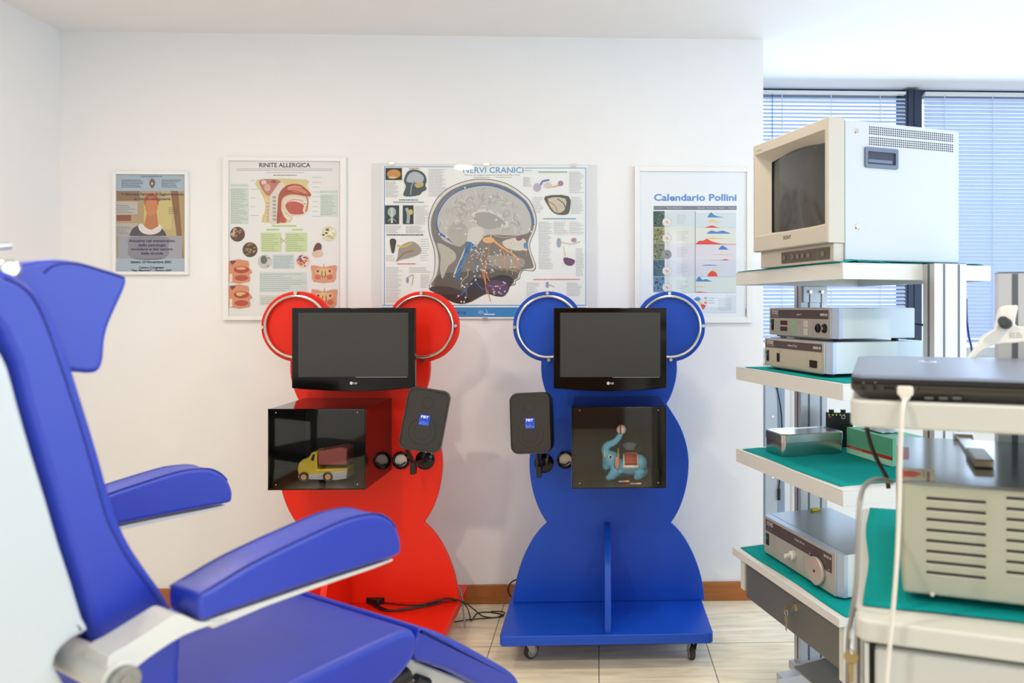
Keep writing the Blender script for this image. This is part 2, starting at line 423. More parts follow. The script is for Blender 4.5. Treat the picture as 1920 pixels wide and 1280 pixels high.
blind(XC+0.005, x_m0-0.003, 1.19, math.radians(38), 'white venetian blind left of the dark window post, slats half open', (1467, 1559, 1651), 1448)
blind(x_m1+0.003, XR-0.3, 1.19, math.radians(58), 'bluish venetian blind right of the dark window post, slats nearly closed', (1772, 1862, 1990), None)
# ceiling lamps, with two added near the back wall as fill
for i, (lx, ly) in enumerate(LAMPS_AND_FILL):
    o = thing('ceiling_or_fill_lamp', 'round recessed lamp in the white ceiling, two of the set added as fill', 'lamp', loc=(lx, ly, CEIL), group='recessed ceiling lamps')
    MB().lathe([(0.085, -0.001), (0.11, -0.001), (0.11, -0.012), (0.088, -0.02), (0.085, -0.001)], n=36).build('lamp_ring', M['white'], o)
    MB().lathe([(0.0, -0.004), (0.084, -0.004), (0.084, -0.008), (0.0, -0.008)], n=36).build('diffuser', mat('lamp_glow', (255, 250, 240), 0.5, emis=((255, 226, 190), 6)), o)

# ------------------------------------------------------------------ posters
def pframe(x0, y0, x1, y1, name, label, fw, depth, fm, group=None, paper='paper', fwz=None):
    fz = fw if fwz is None else fwz
    """framed print whose outer edge runs through these picture points on the wall plane"""
    yf = D-depth
    a = WF.hit((x0+x1)/2, (y0+y1)/2, 'y', yf)
    t = thing(name, label, 'poster', Fr(a.x, D, 0, 0), group)
    fr = Fr(a.x, D)
    X0, Z1 = fr.xz(x0, y0, -depth); X1, Z0 = fr.xz(x1, y1, -depth)
    if fw:
        b = MB()
        b.box(X0, X0+fw, -depth, -0.0005, Z0, Z1); b.box(X1-fw, X1, -depth, -0.0005, Z0, Z1)
        b.box(X0+fw, X1-fw, -depth, -0.0005, Z0, Z0+fz); b.box(X0+fw, X1-fw, -depth, -0.0005, Z1-fz, Z1)
        b.build('picture_frame', fm, t, bevel=0.0015)
    g = depth-0.004 if fw else depth
    MB().box(X0+fw, X1-fw, -g+0.005, -0.001, Z0+fz, Z1-fz).build('backing_paper', M[paper], t)
    p = MB().box(X0+fw+0.0005, X1-fw-0.0005, -g-0.002 if fw else -g-0.0015, -g, Z0+fz, Z1-fz).build('glass_pane', M['glass'], t)
    yp = -g+0.0045
    f = lambda px, py, d: Vector((lambda h: (h[0], yp-0.0002-d, h[1]))(fr.xz(px, py, yp)))
    return t, f

# --- congress poster
t, f = pframe(210, 320, 352, 515, 'framed_poster', 'small congress poster in a thin silvery white frame, portrait painting above blue-grey text', 0.015, 0.018, M['frame'], paper='paperblue')
A = Art(f)
A.rect((186, 160, 120), 217, 358, 347, 484)
A.poly((198, 178, 128), [(302, 358), (334, 358), (344, 484), (306, 484)]); A.rect((214, 196, 132), 270, 372, 322, 430)
A.poly((146, 104, 70), [(320, 358), (334, 358), (341, 440), (344, 484), (334, 484), (330, 430)]); A.rect((150, 118, 84), 217, 358, 262, 376)
A.poly((176, 152, 128), [(218, 440), (246, 432), (246, 484), (218, 484)])
A.rect((196, 190, 186), 217, 378, 258, 402); A.rect((190, 182, 178), 217, 418, 258, 442); A.rect((150, 90, 70), 217, 403, 246, 414)
A.poly((88, 78, 84), sm2([(246, 432), (262, 422), (278, 426), (296, 424), (310, 436), (316, 460), (312, 484), (246, 484), (241, 460)], 3))
A.poly((232, 226, 222), sm2([(259, 424), (266, 419), (280, 430), (294, 420), (303, 424), (300, 434), (284, 440), (266, 436)], 3))
A.poly((200, 128, 84), [(276, 398), (294, 398), (297, 424), (284, 431), (270, 424)]); A.disc((196, 98, 60), 284, 378, 14, 16); A.disc((210, 138, 92), 284, 387, 12, 17)
for yy, s_, h, w in ((366, 'V Giornata Fermana di Aggiornamento', 4.4, 118), (375, 'in Otorinolaringoiatria', 4.2, 68)): A.text((58, 48, 84), s_, 286, yy, h, w, bold=0.03)
A.poly((170, 168, 180), [(222, 442), (342, 442), (342, 484), (222, 484)]); A.poly((146, 142, 154), sm2([(246, 444), (312, 444), (316, 462), (310, 483), (246, 483), (241, 462)], 3))
for yy, s_, w in ((453.5, 'Attualità nel trattamento', 86), (461.5, 'della patologia', 52), (469, 'nodulare e del cancro', 78), (477, 'della tiroide', 42)): A.text((46, 44, 90), s_, 285, yy, 4.6, w, bold=0.035)
A.text((52, 52, 78), 'Sabato 10 Novembre 2001', 283, 493, 4.2, 76, bold=0.03); A.text((52, 52, 78), 'Centro Congressi', 284, 503, 3.6, 46, bold=0.03)
A.text((52, 52, 78), '“San Martino” - Fermo (AP)', 284, 508.4, 3.4, 76, bold=0.03)
A.text((70, 72, 96), 'Con il patrocinio di', 284, 332, 3.2, 40)
A.lines((92, 96, 120), 228, 336, 270, 352, 5, 1.2, 0.4); A.lines((92, 96, 120), 303, 336, 345, 352, 5, 1.2, 0.4); A.lines((60, 62, 80), 226, 321.5, 344, 324, 1, 1.6, 0.0)
A.poly((120, 92, 84), sm2([(285, 334), (291, 342), (286, 353), (280, 344)], 3)); A.disc((214, 190, 180), 285.5, 344, 2.4)
A.lines((92, 84, 100), 219, 384, 256, 400, 5, 0.8, 0.5); A.lines((92, 84, 100), 219, 424, 252, 440, 5, 0.8, 0.5); A.lines((90, 80, 66), 316, 388, 342, 402, 4, 0.9, 0.4)
A.build('print', t)

# --- rhinitis poster
t, f = pframe(417, 293, 648, 600, 'framed_poster', 'tall white-framed anatomy poster titled RINITE ALLERGICA', 0.026, 0.02, M['frame'], fwz=0.019)
A = Art(f); q = lambda L, s_=3.765, ox=200, oy=280: [(ox+a/s_, oy+b_/s_) for a, b_ in L]
A.rect((241, 238, 238), 431, 301, 637, 590)
A.text((44, 42, 56), 'RINITE ALLERGICA', 534, 313.5, 8.2, 96, bold=0.02)
A.lines((160, 158, 160), 444, 315, 626, 321, 2, 1.0, 0.02); A.lines((172, 170, 172), 500, 322, 570, 325, 1, 0.9, 0); A.lines((110, 104, 108), 512, 327, 556, 330, 1, 1.4, 0)
A.rect((206, 220, 214), 432, 345, 466, 350); A.rect((214, 222, 214), 432, 352, 466, 420); A.lines((150, 156, 150), 433, 353, 465, 419, 20, 0.9, 0.5)
A.rect((206, 222, 214), 600, 357, 634, 362); A.rect((216, 224, 218), 600, 364, 634, 406); A.lines((150, 156, 150), 602, 366, 632, 404, 12, 0.9, 0.4)
# head section
A.poly((226, 206, 150), sm2(q([(1062, 212), (1410, 212), (1415, 255), (1445, 320), (1430, 345), (1420, 380), (1425, 420), (1400, 462), (1310, 462), (1300, 515), (1095, 515), (1130, 420), (1125, 350), (1080, 290)]), 2))
A.poly((196, 128, 118), sm2(q([(1085, 214), (1200, 212), (1230, 240), (1180, 290), (1140, 330), (1090, 270)]), 3)); A.disc((224, 178, 160), *q([(1135, 270)])[0], 6, 7); A.disc((150, 84, 70), *q([(1180, 228)])[0], 5, 3); A.disc((232, 210, 196), *q([(1110, 232)])[0], 5, 4)
A.poly((232, 216, 210), sm2(q([(1230, 230), (1180, 290), (1155, 350), (1150, 512), (1200, 512), (1210, 330), (1260, 270)]), 3))
for i in range(7): A.rect((168, 166, 156), *q([(1172, 330+i*26)])[0], *q([(1196, 346+i*26)])[0])
for i in range(6): A.rect((186, 182, 174), *q([(1128, 372+i*24)])[0], *q([(1146, 386+i*24)])[0])
A.poly((178, 84, 66), sm2(q([(1250, 270), (1300, 245), (1370, 250), (1420, 290), (1445, 322), (1420, 332), (1330, 318), (1280, 322), (1240, 350), (1232, 420), (1245, 470), (1225, 515), (1200, 515), (1208, 400), (1215, 320)]), 3))
A.poly((222, 138, 112), sm2(q([(1270, 280), (1330, 262), (1390, 282), (1420, 315), (1330, 300)]), 3)); A.line((120, 50, 44), q([(1262, 300), (1320, 290), (1405, 318)]), 1.0, 3); A.line((240, 180, 150), q([(1280, 270), (1330, 258), (1380, 268)]), 1.4, 3)
A.poly((236, 216, 208), sm2(q([(1250, 350), (1300, 330), (1400, 340), (1418, 372), (1400, 410), (1420, 440), (1380, 468), (1300, 470), (1262, 430), (1245, 390)]), 3))
A.poly((196, 92, 78), sm2(q([(1262, 392), (1300, 368), (1350, 372), (1392, 394), (1384, 430), (1390, 455), (1310, 458), (1275, 430)]), 3)); A.line((226, 130, 112), q([(1270, 380), (1310, 355), (1370, 360), (1400, 380)]), 1.2, 3)
A.line((250, 250, 250), q([(1386, 375), (1412, 380)]), 2.2); A.line((70, 60, 84), q([(1388, 380), (1410, 384)]), 1); A.line((236, 200, 90), q([(1090, 300), (1120, 360), (1122, 430), (1100, 512)]), 2.0, 3)
A.line((196, 112, 84), q([(1410, 330), (1422, 380), (1405, 440)]), 2.4, 3)
A.poly((190, 92, 70), sm2(q([(1220, 512), (1240, 450), (1262, 470), (1268, 515)]), 2)); A.poly((236, 226, 214), sm2(q([(1240, 425), (1256, 432), (1262, 460), (1300, 480), (1290, 500), (1255, 478)]), 3))
A.lines((170, 168, 172), 586, 328, 604, 410, 9, 0.8, 0.4); A.lines((170, 168, 172), 470, 330, 486, 412, 5, 0.8, 0.5)
# green tables
for x0, y0, x1, y1 in ((510, 422, 556, 425), (500, 429, 524, 432), (548, 429, 568, 432)): A.rect((190, 214, 132), x0, y0, x1, y1)
for x0, x1 in ((489, 528), (535, 576)): A.rect((208, 222, 172), x0, 436, x1, 472); A.lines((132, 146, 96), x0+2, 438, x1-2, 471, 9, 0.8, 0.4)
A.line((196, 74, 84), q([(1232, 628), (1268, 662), (1268, 628), (1232, 662), (1232, 628)]), 0.9)
A.rect((206, 218, 222), 511, 477, 552, 504); A.lines((140, 152, 160), 513, 479, 550, 503, 9, 0.9, 0.2)
A.rect((214, 222, 220), 487, 510, 576, 548); A.lines((136, 140, 138), 488, 512, 574, 546, 9, 0.8, 0.5); A.rect((218, 222, 218), 487, 553, 560, 572); A.lines((150, 152, 150), 490, 556, 540, 570, 4, 0.8, 0.4)
def medallion(x, y, r, base, spots, n):
    A.disc(base, x, y, r); A.k += 1
    for i in range(n):
        a, rr = random.uniform(0, 2*PI), r*0.78*math.sqrt(random.random())
        A.disc(random.choice(spots), x+rr*math.cos(a), y+rr*math.sin(a), random.uniform(.12, .26)*r, random.uniform(.1, .2)*r, 9)
medallion(445.5, 439, 14, (96, 62, 46), [(206, 178, 150), (170, 124, 94), (84, 52, 40)], 22)
medallion(469, 468, 14, (88, 62, 40), [(186, 160, 96), (60, 44, 34), (150, 120, 80)], 20)
medallion(497, 490, 13, (204, 206, 202), [(110, 118, 112), (130, 138, 132)], 6); A.disc((104, 112, 108), 495, 487, 6, 8)
medallion(617, 438, 14, (230, 220, 182), [(90, 80, 62), (248, 244, 220), (200, 180, 130)], 22)
medallion(568, 489, 13, (232, 218, 206), [(226, 72, 60), (222, 92, 140), (240, 176, 60), (120, 70, 130)], 34)
A.poly((110, 62, 48), sm2([(590, 462), (596, 455), (603, 459), (602, 468), (596, 474), (588, 472)], 3)); A.poly((232, 196, 178), sm2([(586, 474), (600, 468), (606, 478), (590, 482)], 3))
def nose(x, y, w, h, v):
    A.poly((222, 146, 108), sm2([(x, y), (x+w*.8, y), (x+w*.82, y+h*.3), (x+w, y+h*.55), (x+w*.84, y+h*.66), (x+w*.86, y+h), (x, y+h)], 2))
    A.disc((176, 66, 48), x+w*.52, y+h*.42, w*.34, h*.17); A.disc((236, 168, 130), x+w*.5, y+h*.36, w*.22, h*.07)
    A.disc((190, 74, 50), x+w*.52, y+h*.82, w*.3, h*.14); A.rect((244, 226, 196), x, y+h*.62, x+w*.12, y+h); A.poly((120, 56, 50), [(x, y), (x+w*.3, y), (x+w*.12, y+h*.2)])
    if v: A.disc((236, 196, 110), x+w*.44, y+h*.4, w*.14, h*.08)
nose(431, 489, 43, 39, 0); nose(431, 536, 43, 39, 1)
def face(x, y, w, h):
    A.poly((226, 158, 122), sm2([(x, y), (x+w*.45, y+h*.12), (x+w*.55, y+h*.12), (x+w, y), (x+w*.97, y+h*.5), (x+w*.9, y+h), (x+w*.1, y+h), (x+w*.03, y+h*.5)], 2))
    A.disc((236, 196, 120), x+w*.5, y+h*.4, w*.3, h*.22)
    for k in (.26, .74): A.disc((240, 190, 168), x+w*k, y+h*.36, w*.1, h*.14); A.disc((150, 60, 50), x+w*k, y+h*.36, w*.055, h*.08); A.disc((214, 104, 84), x+w*k, y+h*.72, w*.12, h*.15)
    A.line((60, 70, 52), [(x+w*.44, y+h*.35), (x+w*.42, y+h*.6), (x+w*.46, y+h*.75)], 1.4); A.line((60, 70, 52), [(x+w*.56, y+h*.35), (x+w*.58, y+h*.6), (x+w*.54, y+h*.75)], 1.4)
    A.line((170, 50, 44), [(x+w*.5, y-h*.06), (x+w*.5, y+h*.2)], 0.8)
face(584, 497, 47, 31); face(585, 542, 47, 34)
A.build('print', t)

# --- cranial nerves poster
t, f = pframe(698, 306, 1120, 598, 'frameless_poster', 'wide frameless glass-fronted poster NERVI CRANICI with a head cut open', 0, 0.014, None)
frN = Fr(t.location.x, D)
for px, py in ((735, 307), (912, 309), (1076, 310), (735, 597), (910, 598)):
    x, z = frN.xz(px, py, -0.014); MB().box(x-0.012, x+0.012, -0.0175, -0.0155, z-0.004, z+0.008).build('clip', M['steel'], t)
A = Art(f, 0.000008); q = lambda L: [(690+a/4, 290+b_/4) for a, b_ in L]
BL = (64, 146, 214)
A.rect((250, 249, 248), 717, 311, 1101, 597)
for x0, y0, x1, y1 in ((720, 312, 862, 313.2), (984, 314.4, 1099, 315.6), (720, 312, 721.4, 572), (1097.6, 314.6, 1099, 573)): A.rect(BL, x0, y0, x1, y1)
A.rect(BL, 717, 571.5, 1099, 573); A.rect(BL, 716, 576, 1099, 594)
A.text((80, 158, 220), 'NERVI CRANICI', 925, 324, 10.5, 113, bold=0.012); A.text((120, 118, 120), 'Metodo di indagine anatomica mediante RMN e TAC', 923, 329.3, 2.6, 104)
A.lines((150, 148, 150), 888, 331, 918, 334, 1, 1, 0); A.lines((170, 168, 170), 930, 331, 960, 334, 1, 1, 0)
A.text((20, 40, 70), '6mg', 866, 588, 6, 18, shear=0.3); A.text((230, 244, 255), 'Sigma', 902, 584.5, 2.6); A.text((230, 244, 255), 'Pharma', 903, 587.8, 2.6); A.rect((240, 248, 255), 908, 588, 928, 590)
A.line((230, 244, 255), [(911, 580), (914, 586), (911, 587)], 0.8)
HO = q([(455, 1005), (490, 900), (500, 800), (490, 700), (460, 600), (450, 500), (472, 410), (520, 320), (600, 250), (700, 205), (800, 183), (900, 182), (1000, 200), (1080, 235), (1160, 290), (1220, 350), (1255, 430), (1266, 500), (1255, 570), (1225, 640), (1215, 690), (1235, 760), (1258, 820), (1255, 860), (1230, 875), (1170, 868), (1145, 900), (1140, 930), (1110, 948), (1105, 975), (1065, 988), (1055, 1020), (1020, 1062), (960, 1062), (900, 1045), (850, 1062), (780, 1100), (700, 1120), (620, 1095), (520, 1040)])
def shrink(L, k, c=(905, 425)): return [(c[0]+(x-c[0])*k, c[1]+(y-c[1])*k) for x, y in L]
A.poly((104, 98, 96), sm2(HO, 3)); A.poly((232, 230, 228), sm2(shrink(HO, 0.985), 3))
A.poly((132, 126, 120), sm2(q([(480, 1000), (515, 900), (530, 800), (515, 700), (480, 600), (472, 500), (495, 420), (545, 335), (620, 268), (710, 228), (800, 208), (900, 206), (990, 224), (1070, 258), (1145, 310), (1200, 365), (1235, 440), (1246, 500), (1235, 570), (1205, 640), (1200, 690), (1220, 760), (1238, 820), (1236, 850), (1160, 862), (1130, 900), (1125, 925), (1098, 940), (1090, 968), (1050, 985), (1030, 1030), (960, 1050), (900, 1035), (850, 1050), (780, 1090), (700, 1105)]), 3))
A.poly((98, 90, 84), sm2(q([(500, 1000), (530, 900), (700, 880), (900, 860), (1120, 880), (1095, 940), (1050, 985), (1020, 1050), (900, 1040), (850, 1055), (780, 1095), (700, 1112), (600, 1080)]), 3))
A.poly((64, 36, 34), sm2(q([(460, 1006), (560, 985), (680, 1010), (770, 1060), (790, 1095), (700, 1118), (610, 1095)]), 3))
A.poly((44, 34, 44), sm2(q([(790, 930), (900, 930), (1000, 900), (1090, 930), (1060, 1000), (1020, 1058), (960, 1058), (900, 1040), (850, 1055), (800, 1080), (740, 1030)]), 3))
A.poly((204, 200, 196), sm2(q([(520, 560), (510, 470), (560, 360), (640, 285), (740, 245), (850, 228), (960, 240), (1060, 280), (1150, 340), (1210, 430), (1225, 520), (1195, 590), (1060, 605), (900, 600), (840, 640), (760, 640), (680, 680), (600, 660), (545, 620)]), 3))
A.poly((176, 172, 168), sm2(q([(780, 430), (900, 415), (1010, 460), (1060, 520), (1000, 540), (900, 560), (820, 520)]), 3)); A.line((226, 222, 218), q([(790, 470), (800, 430), (880, 418), (960, 440), (1030, 490), (1045, 535), (1000, 530)]), 6, 3)
A.poly((222, 218, 212), sm2(q([(760, 560), (850, 540), (870, 600), (800, 700), (730, 760), (680, 860), (640, 900), (700, 760), (740, 660)]), 3))
A.poly((190, 184, 176), sm2(q([(600, 560), (660, 500), (740, 540), (740, 640), (680, 690), (610, 640)]), 3))
for i in range(120):
    a = random.uniform(PI*0.98, PI*2.02); r0 = random.uniform(0.42, 0.93); x, y = 903+84*r0*math.cos(a), 432+80*r0*math.sin(a)
    if ((x-905)/36)**2+((y-418)/16)**2 < 1: continue
    t0 = a+random.choice((0, PI/2))+random.uniform(-.5, .5); L = [(x, y)]
    for k in range(3): t0 += random.uniform(-.9, .9); L.append((L[-1][0]+4.2*math.cos(t0), L[-1][1]+4.2*math.sin(t0)))
    if all(((px-903)/86)**2+((py-434)/86)**2 < 0.95 and py < 441 for px, py in L): A.line(random.choice([(176, 172, 168), (184, 180, 176), (222, 219, 216)]), L, lambda u: 1.9-1.1*abs(2*u-1), 4)
A.k += 1
A.line((58, 112, 190), q([(545, 610), (515, 520), (530, 430), (590, 335), (680, 270), (780, 240), (880, 228), (980, 245), (1080, 290), (1165, 350), (1220, 440), (1245, 530)]), 2.4, 4)
A.line((58, 112, 190), q([(540, 590), (590, 625), (635, 660)]), lambda u: 4-3*u, 3)
A.poly((60, 110, 160), sm2(q([(745, 650), (810, 690), (770, 720), (720, 800), (690, 900), (650, 950), (670, 850), (720, 740)]), 3))
A.poly((196, 190, 178), sm2(q([(520, 660), (640, 720), (660, 780), (600, 840), (560, 930), (540, 850), (545, 760)]), 3))
A.poly((228, 218, 206), sm2(q([(1010, 650), (1120, 620), (1180, 640), (1190, 700), (1130, 720), (1040, 700)]), 3)); A.disc((90, 150, 210), *q([(1180, 680)])[0], 3.4, 6); A.poly((150, 96, 132), sm2(q([(1110, 620), (1160, 615), (1150, 640), (1120, 645)]), 2))
A.poly((170, 160, 150), sm2(q([(900, 760), (1100, 760), (1180, 800), (1130, 850), (950, 830)]), 3))
A.line((240, 176, 110), q([(860, 640), (920, 630), (1000, 690), (1080, 740), (1140, 790)]), lambda u: 5.5-3.5*u, 3)
A.disc((240, 186, 130), *q([(905, 640)])[0], 11, 6)
for L in ([(910, 650), (905, 740), (880, 820), (890, 900), (930, 960), (1030, 970)], [(890, 800), (860, 870), (880, 960), (890, 1040)], [(1000, 700), (990, 780)], [(1040, 720), (1010, 790), (1040, 850)], [(870, 870), (885, 960), (905, 1050), (920, 1100)], [(1120, 770), (1090, 830), (1150, 860)]):
    A.line((232, 140, 66), q(L), 1.5, 4)
for L in ([(820, 780), (810, 860), (805, 940), (740, 1000), (690, 1060)], [(810, 950), (850, 1000), (900, 1010)], [(740, 1000), (700, 1050), (660, 1075)], [(735, 1010), (740, 1060), (720, 1105)]):
    A.line((74, 112, 180), q(L), 1.4, 4)
for L in ([(740, 850), (750, 900), (705, 950), (700, 1000)], [(850, 560), (1000, 620), (1150, 600)], [(900, 600), (1100, 590)]): A.line((224, 200, 190), q(L), 1.0, 4)
for L in ([(1000, 700), (1030, 770), (1020, 830)], [(1040, 720), (1070, 790), (1100, 830), (1105, 870)], [(1080, 740), (1120, 800), (1170, 840)], [(940, 800), (980, 840), (1040, 850), (1120, 880)], [(960, 820), (955, 850)], [(1000, 835), (1000, 870)], [(1040, 850), (1045, 885)], [(1080, 865), (1085, 900)], [(870, 700), (850, 760), (860, 820)], [(1180, 700), (1190, 760)]): A.line((226, 176, 116), q(L), 0.8, 4)
for L in ([(760, 660), (740, 690)], [(780, 655), (770, 700)], [(800, 680), (750, 720)], [(720, 760), (690, 800)], [(740, 740), (700, 850)], [(700, 830), (670, 880)]): A.line((110, 170, 214), q(L), 1.2, 3)
A.poly((92, 58, 100), sm2(q([(890, 960), (980, 940), (1050, 980), (1030, 1050), (970, 1050), (900, 1020)]), 3)); A.line((170, 120, 150), q([(900, 980), (980, 990), (1040, 960)]), 1.4, 3)
A.k += 1
for i in range(95):
    x, y = (random.gauss(845, 60), random.gauss(790, 95)) if i < 60 else (random.uniform(930, 1190), random.uniform(640, 850)) if i < 82 else (random.uniform(930, 1050), random.uniform(950, 1050))
    if 640 < x < 1200: A.disc(random.choice([(236, 232, 234), (226, 170, 176), (196, 214, 232)]), *q([(x, y)])[0], 1.5, n=8)
for x, y in ((728, 248), (922, 318), (668, 495), (770, 495), (790, 492), (810, 500), (586, 550), (535, 596), (590, 620), (732, 595), (962, 488), (1225, 576), (1213, 560), (645, 912), (700, 930), (710, 982), (725, 992), (678, 1058), (732, 1070), (700, 1102), (722, 1104), (800, 910), (808, 938), (776, 968), (1190, 712)): A.disc((240, 238, 240), *q([(x, y)])[0], 1.7, n=10)
# small pictures and print
A.rect((52, 36, 24), *q([(132, 100)])[0], *q([(255, 190)])[0]); A.disc((206, 148, 76), *q([(195, 145)])[0], 13, 8.5); A.disc((232, 206, 170), *q([(185, 172)])[0], 8, 2)
A.poly((74, 86, 98), sm2(q([(265, 305), (285, 240), (270, 190), (300, 125), (360, 112), (420, 140), (440, 190), (430, 230), (440, 260), (405, 280), (390, 300), (330, 312)]), 3)); A.poly((186, 194, 200), sm2(q([(290, 200), (310, 145), (360, 128), (415, 160), (410, 205), (340, 210)]), 3)); A.poly((206, 176, 110), sm2(q([(350, 220), (410, 205), (415, 235), (370, 250)]), 2)); A.line((150, 164, 172), q([(320, 300), (330, 230), (350, 200)]), 2.4, 3)
for x0, x1, y0, y1 in ((128, 234, 380, 520), (262, 342, 380, 520)):
    A.rect((52, 60, 64), *q([(x0, y0)])[0], *q([(x1, y1)])[0])
A.disc((170, 188, 184), *q([(180, 430)])[0], 8, 9); A.line((210, 222, 220), q([(180, 400), (180, 512)]), 4); A.line((150, 170, 168), q([(150, 500), (180, 470), (212, 500)]), 2); A.line((170, 184, 190), q([(290, 400), (305, 450), (300, 515)]), 6, 3); A.disc((222, 200, 110), *q([(322, 430)])[0], 4, 5)
A.poly((70, 60, 58), sm2(q([(165, 640), (190, 628), (212, 645), (205, 690), (195, 735), (180, 735), (170, 690)]), 3))
A.poly((168, 156, 146), sm2(q([(240, 690), (330, 650), (390, 690), (390, 740), (320, 770), (230, 790), (210, 805), (225, 760)]), 3)); A.line((222, 198, 70), q([(220, 680), (270, 690), (330, 660)]), 3, 3); A.line((150, 110, 60), q([(215, 800), (270, 740), (340, 720)]), 2, 3)
A.line((210, 180, 140), q([(300, 920), (340, 900), (330, 980)]), 1.5, 3); A.disc((150, 160, 180), *q([(297, 940)])[0], 2.6, 6)
A.line((120, 110, 170), q([(1245, 240), (1290, 230), (1310, 200), (1360, 190)]), 3, 3); A.disc((196, 184, 206), *q([(1270, 245)])[0], 7, 8); A.line((224, 180, 120), q([(1330, 230), (1400, 240), (1460, 210)]), 2.4, 3); A.disc((176, 130, 160), *q([(1445, 215)])[0], 5, 5); A.disc((224, 214, 204), *q([(1350, 230)])[0], 8, 5)
A.poly((96, 96, 92), sm2(q([(1330, 312), (1505, 312), (1512, 420), (1480, 450), (1400, 440), (1350, 380)]), 3)); A.poly((214, 202, 180), sm2(q([(1350, 330), (1480, 330), (1470, 420), (1400, 430)]), 3)); A.line((196, 130, 90), q([(1350, 350), (1400, 380), (1420, 430)]), 1.6, 3); A.line((80, 116, 100), q([(1420, 330), (1470, 370), (1490, 430)]), 2, 3)
A.disc((150, 180, 204), *q([(1432, 660)])[0], 4, 9); A.line((224, 190, 130), q([(1440, 650), (1520, 670), (1590, 650)]), 1.4, 3); A.line((224, 200, 150), q([(1470, 690), (1480, 760)]), 1.2); A.disc((186, 150, 186), *q([(1545, 640)])[0], 5, 4); A.poly((120, 84, 120), sm2(q([(1470, 770), (1550, 790), (1530, 830), (1480, 820)]), 3))
A.disc((150, 160, 190), *q([(1345, 975)])[0], 3, 6); A.line((220, 190, 160), q([(1350, 970), (1400, 990)]), 1.4)
for c, x0, y0, x1, y1 in (((90, 130, 180), 235, 334, 375, 344), ((226, 110, 100), 220, 812, 358, 824), ((70, 70, 74), 140, 596, 420, 607), ((110, 170, 140), 1280, 124, 1495, 136), ((110, 160, 200), 1315, 474, 1560, 486), ((226, 130, 130), 1240, 928, 1590, 940), ((226, 150, 110), 310, 100, 385, 108), ((150, 158, 166), 190, 352, 420, 360)): A.lines(c, *q([(x0, y0)])[0], *q([(x1, y1)])[0], 1, 1.8, 0)
for x0, y0, x1, y1, n in ((132, 200, 230, 320, 12), (455, 105, 600, 315, 19), (132, 530, 250, 590, 6), (285, 530, 430, 590, 6), (355, 380, 462, 525, 13), (395, 625, 462, 800, 10), (135, 750, 205, 800, 4), (135, 840, 260, 1110, 22), (310, 840, 480, 885, 4), (395, 895, 470, 1000, 9), (1165, 165, 1235, 240, 7), (1510, 125, 1625, 290, 14), (1235, 315, 1315, 440, 9), (1525, 315, 1625, 445, 11), (1280, 500, 1390, 860, 30), (1395, 500, 1500, 600, 8), (1510, 500, 1625, 600, 8), (1560, 700, 1625, 910, 18), (1190, 955, 1290, 1090, 11), (1490, 955, 1610, 1060, 9), (1170, 115, 1240, 120, 1)):
    A.lines((172, 172, 176), *q([(x0, y0)])[0], *q([(x1, y1)])[0], n, 0.7, 0.35)
A.build('print', t)

# --- pollen calendar
t, f = pframe(1190, 311, 1410, 605, 'framed_poster', 'tall white-framed pollen chart titled Calendario Pollini, curves in blue yellow and red', 0.024, 0.02, M['frame'])
A = Art(f); q = lambda L: [(1130+a/3.88, 290+b_/3.88) for a, b_ in L]
A.rect((247, 249, 254), 1200, 315, 1401, 596)
A.text((92, 142, 214), 'Calendario Pollini', 1303.5, 376, 12, 155, bold=0.03)
A.rect((128, 132, 146), *q([(370, 372)])[0], *q([(974, 402)])[0])
for s_, x, w in (('Piante allergeniche', 525, 29), ('Gennaio', 718, 13), ('Primavera', 796, 18), ('Estate', 866, 10), ('Autunno', 940, 13)): A.text((236, 238, 244), s_, *q([(x, 390)])[0], 2.3, w)
rows = [(410, 527, (224, 232, 236)), (527, 645, (236, 236, 226)), (645, 765, (232, 226, 234)), (765, 884, (224, 224, 236)), (884, 1000, (226, 234, 232))]
ph = [((60, 92, 84), (120, 140, 120)), ((140, 142, 96), (196, 190, 140)), ((120, 130, 104), (178, 176, 120)), ((52, 96, 122), (90, 130, 140)), ((96, 142, 186), (76, 84, 60))]
BLU, YEL, RED = (86, 138, 208), (246, 214, 140), (240, 76, 64)
for i, (y0, y1, c) in enumerate(rows):
    A.rect(c, *q([(450, y0)])[0], *q([(672, y1-2)])[0]); A.rect(c, *q([(678, y0+8)])[0], *q([(970, y1+2)])[0])
    A.rect(ph[i][0], *q([(368, y0)])[0], *q([(450, y1-2)])[0]); A.k += 1
    for k in range(26): A.disc(random.choice([ph[i][1], tuple(int(v*.7) for v in ph[i][0])]), *q([(random.uniform(374, 444), random.uniform(y0+8, y1-10))])[0], random.uniform(.8, 2), n=7, up=False)
    yc = y0+80; A.disc((180, 184, 186), *q([(468, yc)])[0], 9); A.disc((238, 232, 228) if i != 2 else (150, 150, 158), *q([(468, yc)])[0], 8.3)
    for k in range(3): A.disc((222, 104, 100) if i != 2 else (96, 60, 70), *q([(462+k*6, yc-4+k*5)])[0], 1.1, n=8)
    A.lines((176, 178, 184), *q([(540, y0+25)])[0], *q([(625, y1-20)])[0], 6, 0.7, 0.4)
    A.line((188, 192, 204), q([(366, y1), (972, y1+4)]), 0.6)
A.line((120, 130, 148), q([(674, 414), (672, 1000)]), 0.9)
def hump(c, base, *pts): A.poly(c, q([(pts[0][0], base)]+sm2(pts, 5, False)+[(pts[-1][0], base)]))
hump(BLU, 456, (762, 454), (778, 430), (790, 420), (806, 434), (830, 446), (880, 455)); hump(YEL, 492, (766, 490), (786, 474), (812, 474), (832, 484), (864, 491)); hump(RED, 531, (740, 529), (772, 520), (796, 514), (824, 524), (850, 530))
